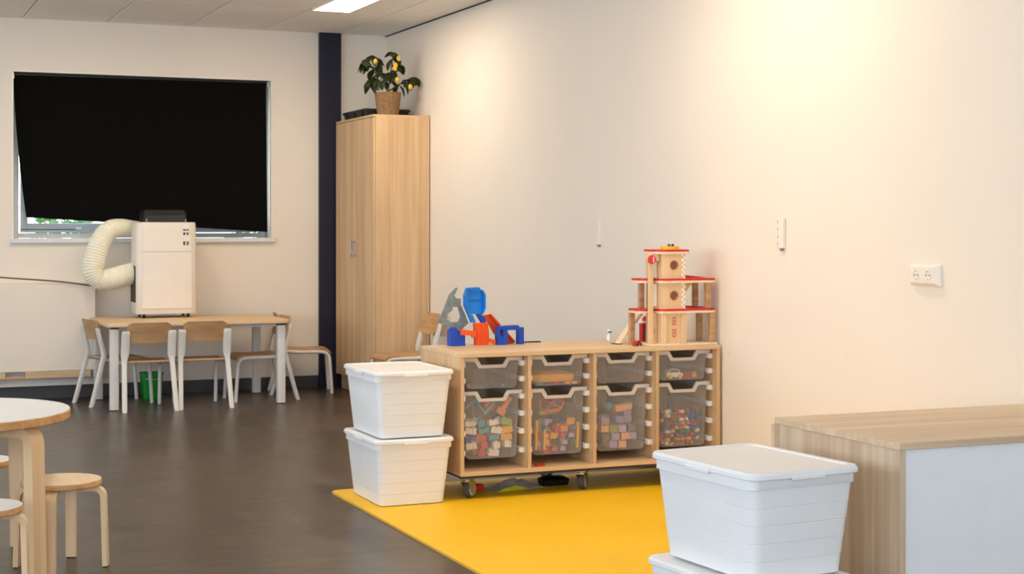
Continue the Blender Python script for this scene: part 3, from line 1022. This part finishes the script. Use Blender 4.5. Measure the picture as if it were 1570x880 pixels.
toy_car('toy_car', 'brick_white', (cx - .03, ty + .055, fs), .05, 'small cream toy car in the shallow tray', 1.2, 'brick_peach')
loose(G().loft([rr(.07, .05, .012, 0), rr(.075, .055, .012, .02), rr(.05, .035, .01, .034)]), 'toy_hedge', 'brick_green', (cx - .08, ty + .07, fs), (0, 0, 0), 'green toy hedge beside the cream car', 'toy part')
brick((2, 1, .024, .026, .004), 'brick_red', (cx + .06, ty + .06, fs + .0145), (0, 0, .3), 'red brick in the shallow tray with the cream car', 'bricks by the cream car')
brick((1, 1, .024, .026, .004), 'brick_yellow', (cx + .105, ty + .07, fs + .0145), (0, 0, -.2), 'yellow brick in the shallow tray with the cream car', 'bricks by the cream car')
# red brick lying on the base board
o = brick((2, 1, .024, .012, .003), 'brick_red', (SX0 + colx[1][0] + .062, SY0 + .04, SB + .021 + .0065), (0, 0, .1), 'red brick lying on the base board of the storage unit', 'loose brick')

# things lying under the unit
g = G()
nx, ny = 14, 8
rows = []
rnd = random.Random(3)
for i in range(nx + 1):
    rows.append([((i / nx - .5) * .26, (j / ny - .5) * .14, .006 + .045 * math.sin(PI * j / ny) * math.sin(PI * i / nx) * rnd.uniform(.5, 1.1)) for j in range(ny + 1)])
rings = [r + [(p[0], p[1], .0) for p in reversed(r)] for r in rows]
g.loft(rings)
bag = thing('plastic_bag', 'crumpled clear bag with lime print under the storage unit', 'bag', (3.13, 7.34, MZ), .1)
g.build('film', 'bagclear', bag, 30)
G().prism([(-.13, .0), (-.1, .016), (-.06, .02), (-.03, .028), (.0, .018), (.04, .006), (.0, .003)], 'Y', -.078, -.072).build('printed_strip', 'lime', bag)
tag(G().loft([rr(.14, .09, .02, MZ, 3.36, 7.36), rr(.15, .1, .02, MZ + .03, 3.36, 7.36), rr(.11, .07, .02, MZ + .042, 3.36, 7.36)]).build('dark_toy_base', 'black', None, 40), 'flat black toy base under the storage unit', 'toy part')
tag(G().box(2.905, 2.95, 7.30, 7.34, MZ, MZ + .035, .004).build('red_toy_block', 'red'), 'small red toy block under the storage unit', 'block')

# ------------------------------------------------------------------ white lidded storage boxes
def make_box():
    t = thing('storage_box', '', 'storage box')
    g = G()
    Hh = .309
    w0, d0, w1, d1 = .326, .45, .372, .508
    rings = [rr(w0 - .02, d0 - .02, .03, .0), rr(w0, d0, .032, .006)]
    nb = 5
    for k_ in range(nb):
        a, b = k_ / nb, (k_ + 1) / nb
        f0 = lambda q: (w0 + (w1 - w0) * q, d0 + (d1 - d0) * q)
        wa, da = f0(a)
        wb, db = f0(b)
        za, zb = .006 + (Hh - .046) * a, .006 + (Hh - .046) * b
        if k_:
            rings.append(rr(wa - .0025, da - .0025, .033, za))
            rings.append(rr(wa + .0022, da + .0022, .034, za + .0022))
        rings.append(rr(wb + .0008, db + .0008, .034, zb - .0012))
    rings += [rr(w1 + .002, d1 + .002, .034, Hh - .039), rr(w1 + .018, d1 + .004, .034, Hh - .037), rr(w1 + .020, d1 + .005, .034, Hh),
              rr(w1 + .006, d1 + .006, .032, Hh), rr(w0 - .02, d0 - .02, .028, .008)]
    g.loft(rings)
    g.build('body', 'whiteplastic', t, 30)
    g = G()
    L = Hh
    W1, D1 = .404, .542
    g.loft([rr(W1 - .004, D1 - .004, .036, L - .008), rr(W1, D1, .038, L - .006), rr(W1, D1, .038, L + .005), rr(W1 - .012, D1 - .012, .034, L + .013),
            rr(W1 - .05, D1 - .05, .03, L + .013), rr(W1 - .056, D1 - .056, .03, L + .009), rr(W1 - .2, D1 - .2, .03, L + .009)], (False, True))
    # underside of the skirt and deck
    g.loft([rr(W1 - .004, D1 - .004, .036, L - .008), rr(W1 - .008, D1 - .008, .034, L - .006), rr(W1 - .008, D1 - .008, .034, L + .001)], (False, True))
    ld = g.build('lid', 'whiteplastic', t, 30)
    for (x0, x1, y0, y1) in ((-.06, .06, -D1 / 2 - .0035, -D1 / 2 + .002), (-.06, .06, D1 / 2 - .002, D1 / 2 + .0035),
                             (-W1 / 2 - .0035, -W1 / 2 + .002, -.06, .06), (W1 / 2 - .002, W1 / 2 + .0035, -.06, .06)):
        G().box(x0, x1, y0, y1, L - .013, L - .001, .0015).build('grip', 'whiteplastic', ld)
    return t
b0 = make_box()
b0.location = (2.492, 7.30, MZ)
b0['label'] = 'white lidded box on the mat, lower of the stack at the storage unit'
b0['group'] = 'white lidded storage boxes'
BH = .3225
dup(b0, (2.49, 7.295, MZ + BH + .0005), 0.0, 'white lidded box on top of the stack at the storage unit')
dup(b0, (2.508, 4.075, 0), .08, 'white lidded box under another by the low cabinet with white front')
dup(b0, (2.528, 4.085, BH + .0005), .08, 'white lidded box on top of the stack by the low cabinet with white front')

# ------------------------------------------------------------------ low cabinet with white front
lc = thing('low_cabinet', 'low oak cabinet with plain white front beside stacked boxes', 'cabinet', (2.885, 3.835, 0), -.012)
LW, LD, LH = 1.30, .69, .70
G().box(-.006, LW, -.006, LD, LH - .02, LH, .001).build('top_panel', 'greyoak_x', lc)
G().box(0, .02, 0, LD - .02, .0, LH - .02, .001).build('side_panel', 'greyoak_z', lc)
G().box(LW - .02, LW, 0, LD - .02, .0, LH - .02, .001).build('side_panel', 'greyoak_z', lc)
G().box(.0205, LW - .0205, .006, .022, .03, LH - .0205, .001).build('front_panel', 'laminate', lc)
G().box(.02, LW - .02, .03, .046, 0, .03).build('plinth', 'greyoak_x', lc)
G().box(-.02, LW - .02, LD - .0195, LD - .002, 0.0, LH - .021, .001).build('back_panel', 'greyoak_x', lc)

# ------------------------------------------------------------------ round table and stools
rt_ = thing('round_table', 'round white topped childrens table with bent birch legs', 'table', (.34, 6.52, 0), 0)
G().lathe([(.483, .584), (.488, .588), (.488, .616), (.486, .618)], 64).build('edge_band', 'birch_x', rt_, 40)
G().lathe([(.486, .618), (.4855, .6205), (.1, .6206)], 64).build('tabletop', 'laminate', rt_, 40)
def bent_leg(name, parent, ang, r_in, r_out, zt, w, th, mat, splay=.012):
    s2 = [(-.5 * th, -.5 * w), (.5 * th, -.5 * w), (.5 * th, .5 * w), (-.5 * th, .5 * w)]
    R_ = .05 if w > .05 else .035
    pth = [(r_in, 0, zt - th / 2)]
    for i in range(7):
        a = PI / 2 * i / 6
        pth.append((r_out - R_ + R_ * math.sin(a), 0, zt - th / 2 - R_ + R_ * math.cos(a)))
    pth.append((r_out + splay, 0, .004))
    g = G().tube(pth, 1, sect=s2, up=(0, 0, 1))
    rot = Matrix.Rotation(ang, 4, 'Z')
    g.v = [tuple(rot @ Vector(p)) for p in g.v]
    o = g.build(name, mat, parent, 30)
    f = G().box(r_out + splay - th * .4, r_out + splay + th * .4, -w * .4, w * .4, 0, .004, 0, rot).build('glide', 'black', o)
    return o
for k_ in range(4):
    bent_leg('leg', rt_, math.radians(-45.5 + 90 * k_), .24, .45, .584, .072, .042, 'birch_z')
tag(G().lathe([(.012, 0), (.03, .004), (.034, .012), (.026, .02), (.008, .022)], 16, Matrix.Translation((.465, 6.88, .621))).build('spinning_top', 'chairwood', None, 50), 'small wooden spinning top on the round white table', 'toy')
def make_stool(mat_top):
    t = thing('stool', '', 'stool', (0, 0, 0), 0, 'birch stools round the white table')
    G().lathe([(.150, .322), (.155, .325), (.155, .343), (.154, .345)], 40).build('seat_edge', 'birch_x', t, 40)
    G().lathe([(.154, .345), (.1535, .3462), (.05, .3463)], 40).build('seat', mat_top, t, 40)
    for k_ in range(4):
        bent_leg('leg', t, math.radians(-20 + 90 * k_), .09, .166, .320, .04, .02, 'birch_z', .008)
    return t
st0 = make_stool('birch_top')
st0.location = (.78, 6.39, 0)
st0['label'] = 'birch stool with a wooden seat beside the round table'
st1 = make_stool('laminate')
st1.location = (.43, 5.90, 0)
st1['label'] = 'birch stool with a white seat in front of the round table'
dup(st1, (.50, 7.06, 0), .3, 'birch stool with a white seat behind the round table leg')

# ------------------------------------------------------------------ wall fittings
def wy(o):
    return o
so = thing('wall_socket', 'white double power socket on the bare side wall', 'socket', (XR, 5.408, 1.138), 0)
g = G()
g.loft([[(0, y_, z_) for y_, z_ in ((-.098, -.044), (.098, -.044), (.098, .044), (-.098, .044))],
        [(-.012, y_, z_) for y_, z_ in ((-.098, -.044), (.098, -.044), (.098, .044), (-.098, .044))],
        [(-.030, y_, z_) for y_, z_ in ((-.078, -.032), (.078, -.032), (.078, .034), (-.078, .034))]])
g.build('housing', 'socket', so)
for s in (-1, 1):
    R_ = Matrix.Translation((-.030, s * .04, 0)) @ Matrix.Rotation(-PI / 2, 4, 'Y')
    r_ = G().lathe([(.0215, 0), (.0215, .003), (.019, .003), (.018, .0006)], 24, R_).build('outlet', 'socket', so, 30)
    for q in (-.0095, .0095):
        G().lathe([(.0032, 0), (.0032, .0012)], 8, R_ @ Matrix.Translation((0, q, .0005))).build('pin_hole', 'black', r_)
    for q in (-.0165, .0165):
        G().box(-.0325, -.0305, s * .04 - .003, s * .04 + .003, q - .0018, q + .0018).build('earth_clip', 'steel', r_)
for (yc, zc, hh, lb, ticks) in ((8.545, 1.305, .15, 'short plain white clip strip on the side wall above the storage unit', False),
                                (6.525, 1.31, .148, 'short white clip strip with dark ticks on the side wall near the socket', True)):
    t = thing('clip_strip', lb, 'wall strip', (XR, yc, zc - hh / 2))
    G().box(-.02, 0, -.03, .012, 0, hh, .003).build('strip', 'socket', t)
    G().lathe([(.008, -.012), (.011, 0)], 10, Matrix.Translation((-.008, -.006, 0))).build('end_pin', 'steel', t)
    if ticks:
        for k_ in range(4):
            G().box(-.0195, -.004, 0.0121, .0132, .012 + k_ * .036, .030 + k_ * .036).build('tick_mark', 'dark', t)

# ------------------------------------------------------------------ toy garage on the storage unit
GX, GY, GZ = 3.70, 7.10, ST
ga = thing('toy_garage', 'wooden toy parking garage with red decks on the storage unit', 'toy garage', (GX, GY, GZ))
def X(xw):
    return xw - GX
def gz(zw):
    return zw - GZ
G().box(X(3.80), X(4.19), .006, .21, 0, .012, .003).build('base_board', 'birch_top', ga)
def deck(x0, x1, y0, y1, zz, name, extra=None):
    d = G().loft([rr(x1 - x0, y1 - y0, .03, a, (x0 + x1) / 2, (y0 + y1) / 2) for a in (zz - .012, zz)]).build(name, 'birch_top', ga, 40)
    G().loft([rr(x1 - x0 - .004, y1 - y0 - .004, .03, a, (x0 + x1) / 2, (y0 + y1) / 2) for a in (zz, zz + .0105)]).build('red_surface', 'red', d, 40)
    return d
# lower deck, right and left wings plus tower bay
deck(X(3.855), X(4.19), .012, .20, gz(.905), 'deck')
deck(X(3.755), X(3.852), .07, .21, gz(.905), 'deck')
deck(X(3.855), X(4.19), .012, .20, gz(1.062), 'deck')
deck(X(3.772), X(3.852), .07, .21, gz(1.062), 'deck')
deck(X(3.835), X(4.04), .02, .19, gz(1.212), 'roof_deck')
# sloping red ramps on the right wing
for zz, fl in ((gz(1.073), 1), (gz(.916), -1)):
    g = G()
    xa, xb = X(4.07), X(4.185)
    h0, h1 = (.016, .001) if fl > 0 else (.016, .001)
    g.prism([(xa - .09, zz), (xb, zz), (xb, zz + h1), (xa - .09 if fl < 0 else xa - .03, zz + h0)], 'Y', .14, .19)
    g.build('ramp', 'red', ga)
# tower: front panels with round windows
def panel_with_hole(x0, x1, z0, z1, cxh, czh, r, y0, y1):
    n = 24
    outer, inner = [], []
    g = G()
    for i in range(n):
        a = 2 * PI * i / n
        c, s = math.cos(a), math.sin(a)
        tx = ((x1 - cxh) if c > 0 else (cxh - x0)) / max(abs(c), 1e-6)
        tz = ((z1 - czh) if s > 0 else (czh - z0)) / max(abs(s), 1e-6)
        t = min(tx, tz)
        outer.append((cxh + c * t, czh + s * t))
        inner.append((cxh + c * r, czh + s * r))
    for p in ((x0, z0), (x1, z0), (x1, z1), (x0, z1)):
        i = min(range(n), key=lambda q: (outer[q][0] - p[0]) ** 2 + (outer[q][1] - p[1]) ** 2)
        outer[i] = p
    rings = [[(p[0], y0, p[1]) for p in outer], [(p[0], y0, p[1]) for p in inner], [(p[0], y1, p[1]) for p in inner], [(p[0], y1, p[1]) for p in outer], [(p[0], y0, p[1]) for p in outer]]
    g.loft(rings, (False, False))
    return g
tx0, tx1, tcx = X(3.868), X(4.008), X(3.942)
for z0, z1, zc in ((gz(.916), gz(1.05), gz(.985)), (gz(1.073), gz(1.20), gz(1.142))):
    pw = panel_with_hole(tx0, tx1, z0, z1, tcx, zc, .021, .03, .042).build('tower_front', 'birch_z', ga)
    ringp = [(tcx + .0225 * math.cos(2 * PI * i / 24), .0295, zc + .0225 * math.sin(2 * PI * i / 24)) for i in range(25)]
    G().tube(ringp, .0022, 6).build('window_ring', 'printred', pw, 50)
    # checker strip along the panel's edge
    for i in range(2):
        for j in range(10):
            hz = (z1 - z0) / 10
            G().box(tx1 - .022 + i * .011, tx1 - .011 + i * .011, .0288, .0299, z0 + j * hz, z0 + (j + 1) * hz).build('checker', 'printwhite' if (i + j) % 2 else 'printred', pw) if (i + j) % 2 else None
    G().box(tx0, tx0 + .01, .042, .2, z0, z1).build('tower_side', 'birch_z', ga)
    G().box(tx1 - .01, tx1, .042, .2, z0, z1).build('tower_side', 'birch_z', ga)
# ground floor of tower: two posts, door with chevrons
for a in (tx0 - .002, tx1 - .026):
    G().box(a, a + .03, .02, .036, .012, gz(.893), .003).build('door_post', 'birch_z', ga)
dr = G().box(tx0 + .028, tx1 - .026, .03, .036, .012, gz(.893)).build('door', 'birch_z', ga)
for base, s in ((gz(.853), 1), (gz(.790), -1)):
    for k_ in range(3):
        zz = base + (k_ - 1) * .0155
        g = G()
        for q in (-1, 1):
            g.prism([(tcx, zz + s * .007), (tcx + q * .013, zz - s * .003), (tcx + q * .013, zz - s * .0085), (tcx, zz + s * .0015)], 'Y', .0288, .0299)
        g.build('chevron', 'red', dr)
G().box(tx0, tx0 + .01, .04, .2, .012, gz(.893)).build('tower_side', 'birch_z', ga)
G().box(tx1 - .01, tx1, .04, .2, .012, gz(.893)).build('tower_side', 'birch_z', ga)
# lift shaft and crank
lf = G()
lf.box(X(3.805), X(3.832), .05, .064, .012, gz(1.20), .002)
lf.build('lift_post', 'birch_z', ga)
g = panel_with_hole(X(3.818), tx0 - .003, .012, gz(.893), (X(3.818) + tx0 - .003) / 2, gz(.80), .018, .075, .083)
g.build('lift_back', 'birch_z', ga)
for z0, z1 in ((gz(.93), gz(1.045)), (gz(1.08), gz(1.17))):
    q_ = G().box(X(3.818), tx0 - .003, .075, .083, z0, z1).build('level_panel', 'printwhite', ga)
    for k_ in range(3):
        G().box(X(3.824), X(3.832), .0742, .0749, z0 + .02 + k_ * .02, z0 + .032 + k_ * .02).build('figure_mark', 'dark', q_)
G().box(X(3.836), tx0 - .004, .045, .16, gz(1.165), gz(1.198), .002).build('crank_block', 'birch_top', ga)
kn = G().lathe([(.018, 0), (.022, .004), (.022, .014), (.018, .018)], 20, Matrix.Translation((X(3.822), .048, gz(1.172))) @ Matrix.Rotation(PI / 2, 4, 'X') @ Matrix.Rotation(-.5, 4, 'Y')).build('crank_knob', 'red', ga, 40)
G().box(X(3.819), X(3.825), .027, .0305, gz(1.158), gz(1.186)).build('knob_slot', 'printwhite', kn)
# posts
for xw, yv, z0, z1 in ((4.165, .03, .012, gz(.893)), (4.165, .16, .012, gz(.893)), (3.776, .185, 0, gz(.893)), (4.14, .03, gz(.9156), gz(1.05)),
                       (4.14, .16, gz(.9156), gz(1.05)), (3.832, .185, gz(.9156), gz(1.05))):
    G().box(X(xw) - .014, X(xw) + .014, yv - .012, yv + .012, z0, z1, .002).build('post', 'chairwood', ga)
# triangular bracket right of the tower
G().prism([(tx1 + .001, gz(1.05)), (tx1 + .055, gz(1.05)), (tx1 + .001, gz(.985))], 'Y', .05, .062).build('bracket', 'birch_x', ga)
# slide down to the counter
sl = G()
sl.prism([(X(3.72), .0), (X(3.73), .0), (X(3.865), gz(.885)), (X(3.865), gz(.90)), (X(3.857), gz(.90))], 'Y', .22, .275)
sl.build('slide', 'birch_top', ga)
G().box(X(3.70), X(3.735), .215, .28, 0, .004).build('slide_foot', 'dark', ga)
# helipad
hp_ = G().lathe([(.05, gz(1.2228)), (.05, gz(1.2385)), (.046, gz(1.2395))], 28, Matrix.Translation((X(3.945), .085, 0))).build('helipad', 'yellow', ga, 40)
for q in (-.011, .011):
    G().lathe([(.007, 0), (.008, .006), (.004, .012)], 10, Matrix.Translation((X(3.95) + q, .08, gz(1.2396)))).build('signal_lamp', 'dark', hp_, 40)
# small vehicles and the fuel pump by the garage
toy_car('toy_car', 'red', (3.765, 7.205, ST), .6, 'tiny red toy car at the foot of the toy garage', .62)
fp = thing('toy_fuel_pump', 'red and pale blue toy fuel pump beside the toy garage', 'toy pump', (3.93, 7.425, ST))
G().box(-.028, .028, -.02, .02, 0, .1, .004).build('column', 'red', fp)
G().box(-.014, .03, -.0225, -.0202, .006, .07, .001).build('face_plate', 'brick_teal', fp)
G().box(-.03, .032, -.024, .024, .1, .112, .003).build('cap', 'printwhite', fp)
G().lathe([(.017, .112), (.017, .126), (.008, .138)], 14).build('beacon', 'red', fp, 40)

# small white figure on the counter further back
fg = thing('toy_figure', 'tiny white toy figure on the storage unit beside the garage ramp', 'toy figure', (3.80, 7.60, ST))
G().lathe([(.012, 0), (.013, .02), (.009, .032), (.004, .036)], 12).build('torso', 'printwhite', fg, 50)
G().lathe([(.004, .036), (.010, .042), (.010, .054), (.004, .06)], 12).build('head', 'printwhite', fg, 50)
G().box(-.011, .011, -.012, -.0095, .044, .05).build('visor', 'dark', fg)

# ------------------------------------------------------------------ track toys on the storage unit
def px(a, b):     # outline units of 0.435 mm and 0.402 mm, measured from the panel's lower left
    return (2.8065 + a * .000435, .7425 + (826 - b) * .000402)
TY = 7.58
def shape(pts, y0, y1):
    return G().prism([px(*p) for p in pts], 'Y', y0, y1)
dzt = ST - px(0, 838)[1]
outer = [(275, 95), (190, 180), (130, 340), (60, 510), (70, 560), (180, 580), (240, 610), (360, 620), (430, 560), (380, 430), (330, 320), (330, 240), (270, 235), (245, 195), (285, 120)]
hole = [(230, 345), (220, 390), (160, 440), (150, 500), (200, 545), (300, 540), (330, 470), (300, 345)]
# outline with a cut from outer point to the hole, as one closed polygon
poly = outer[:4] + [(150, 501)] + hole[4:] + hole[:3] + [(150.5, 499)] + [(60.5, 508)] + outer[4:]
poly = outer[:3] + [outer[3]] + [hole[3], hole[2], hole[1], hole[0], hole[7], hole[6], hole[5], hole[4], (hole[3][0] + .5, hole[3][1] + .5)] + [(outer[3][0] + .5, outer[3][1] + .5)] + outer[4:]
tr = thing('toy_arch_panel', 'grey green cut-out toy panel standing behind the blue track', 'toy panel', (0, 0, dzt))
shape(poly, TY + .045, TY + .058).build('panel', 'greygreen', tr)
shape([(60, 510), (275, 95), (290, 105), (80, 520)], TY + .040, TY + .0448).build('edge_rail', 'greygreen', tr)
shape([(150, 560), (360, 600), (360, 838), (330, 838), (320, 640), (150, 600)], TY + .046, TY + .056).build('support', 'greygreen', tr)
bt = thing('toy_track_loop', 'bright blue curved track piece with two prongs', 'toy track', (0, 0, dzt))
shape([(370, 95), (520, 90), (560, 125), (595, 185), (595, 360), (560, 440), (385, 435), (340, 330), (335, 200)], TY + .004, TY + .022).build('deck', 'skyblue', bt)
shape([(560, 125), (595, 185), (595, 360), (560, 440), (552, 430), (575, 350), (575, 190), (550, 135)], TY - .02, TY + .0038).build('side_rail', 'skyblue', bt)
shape([(335, 200), (340, 330), (385, 435), (396, 430), (355, 325), (350, 205), (378, 110), (370, 95)], TY - .014, TY + .0038).build('side_rail', 'skyblue', bt)
shape([(360, 95), (440, 115), (520, 90), (520, 105), (440, 132), (365, 110)], TY - .016, TY + .0038).build('end_lip', 'skyblue', bt)
shape([(400, 255), (545, 250), (545, 260), (400, 265)], TY, TY + .0038).build('seam_ridge', 'deepblue', bt)
shape([(385, 436), (440, 441), (485, 548), (430, 548)], TY, TY + .02).build('prong', 'skyblue', bt)
shape([(495, 441), (556, 441), (612, 500), (612, 570), (580, 582)], TY, TY + .02).build('prong', 'deepblue', bt)
bp = thing('toy_pillar', 'deep blue toy pillar with a slanted top', 'toy pillar', (0, 0, dzt))
shape([(140, 838), (140, 640), (190, 600), (250, 640), (320, 700), (320, 838)], TY - .03, TY + .028).build('shaft', 'deepblue', bp)
shape([(138, 838), (138, 820), (322, 820), (322, 838)], TY - .034, TY - .0302).build('foot_ridge', 'deepblue', bp)
ot = thing('toy_tower', 'orange toy tower with a side arm under the blue track', 'toy tower', (0, 0, dzt))
shape([(445, 552), (618, 552), (628, 700), (625, 838), (458, 838), (450, 700)], TY - .028, TY - .001).build('tower_body', 'orange', ot)
for a in (470, 530, 585):
    shape([(a, 570), (a + 14, 570), (a + 16, 820), (a + 2, 820)], TY - .033, TY - .0281).build('rib', 'orange', ot)
shape([(452, 745), (626, 745), (626, 757), (452, 757)], TY - .034, TY - .0332).build('band', 'orange', ot)
shape([(250, 622), (440, 650), (440, 712), (400, 735), (385, 705), (250, 695)], TY - .05, TY - .033).build('arm', 'orange', ot)
shape([(628, 750), (716, 775), (716, 825), (690, 825), (632, 800)], TY - .03, TY - .005).build('outrigger', 'orange', ot)
orr = thing('toy_ramp', 'orange toy ramp leaning down behind the blue gatehouse', 'toy ramp', (0, 0, dzt))
shape([(585, 462), (690, 452), (820, 610), (1000, 815), (1000, 838), (900, 838), (745, 700), (660, 545), (600, 520)], TY + .03, TY + .04).build('ramp_bed', 'orange', orr)
shape([(675, 450), (690, 440), (830, 605), (1005, 812), (990, 825)], TY + .004, TY + .0298).build('rail', 'orange', orr)
shape([(722, 485), (735, 470), (850, 620), (838, 630)], TY + .0402, TY + .055).build('rail', 'orange', orr)
gh = thing('toy_gatehouse', 'deep blue toy gatehouse with openings beside the orange tower', 'toy gatehouse', (0, 0, dzt))
shape([(725, 838), (725, 618), (752, 618), (752, 838)], TY - .05, TY - .004).build('wall', 'deepblue', gh)
shape([(795, 838), (795, 618), (848, 618), (848, 838)], TY - .05, TY - .004).build('wall', 'deepblue', gh)
shape([(752, 838), (752, 730), (795, 730), (795, 838)], TY - .05, TY - .044).build('infill', 'deepblue', gh)
shape([(1000, 838), (1000, 618), (1062, 618), (1062, 838)], TY - .05, TY - .004).build('wall', 'deepblue', gh)
shape([(725, 617), (760, 595), (990, 588), (1002, 617), (995, 648), (850, 648), (848, 640), (726, 640)], TY - .052, TY - .0505).build('lintel', 'deepblue', gh)
shape([(725, 617), (760, 595), (990, 588), (1002, 617)], TY - .05, TY - .004).build('roof', 'deepblue', gh)
dk = thing('toy_rail', 'thin dark toy rail lying on the storage unit by the gatehouse', 'toy rail', (3.34, 7.62, ST))
for q in (-.008, .008):
    G().box(-.05, .06, q - .0015, q + .0015, .003, .007).build('rail_bar', 'dark', dk)
for k_ in range(6):
    G().box(-.046 + k_ * .02, -.040 + k_ * .02, -.013, .013, 0, .003).build('sleeper', 'dark', dk)
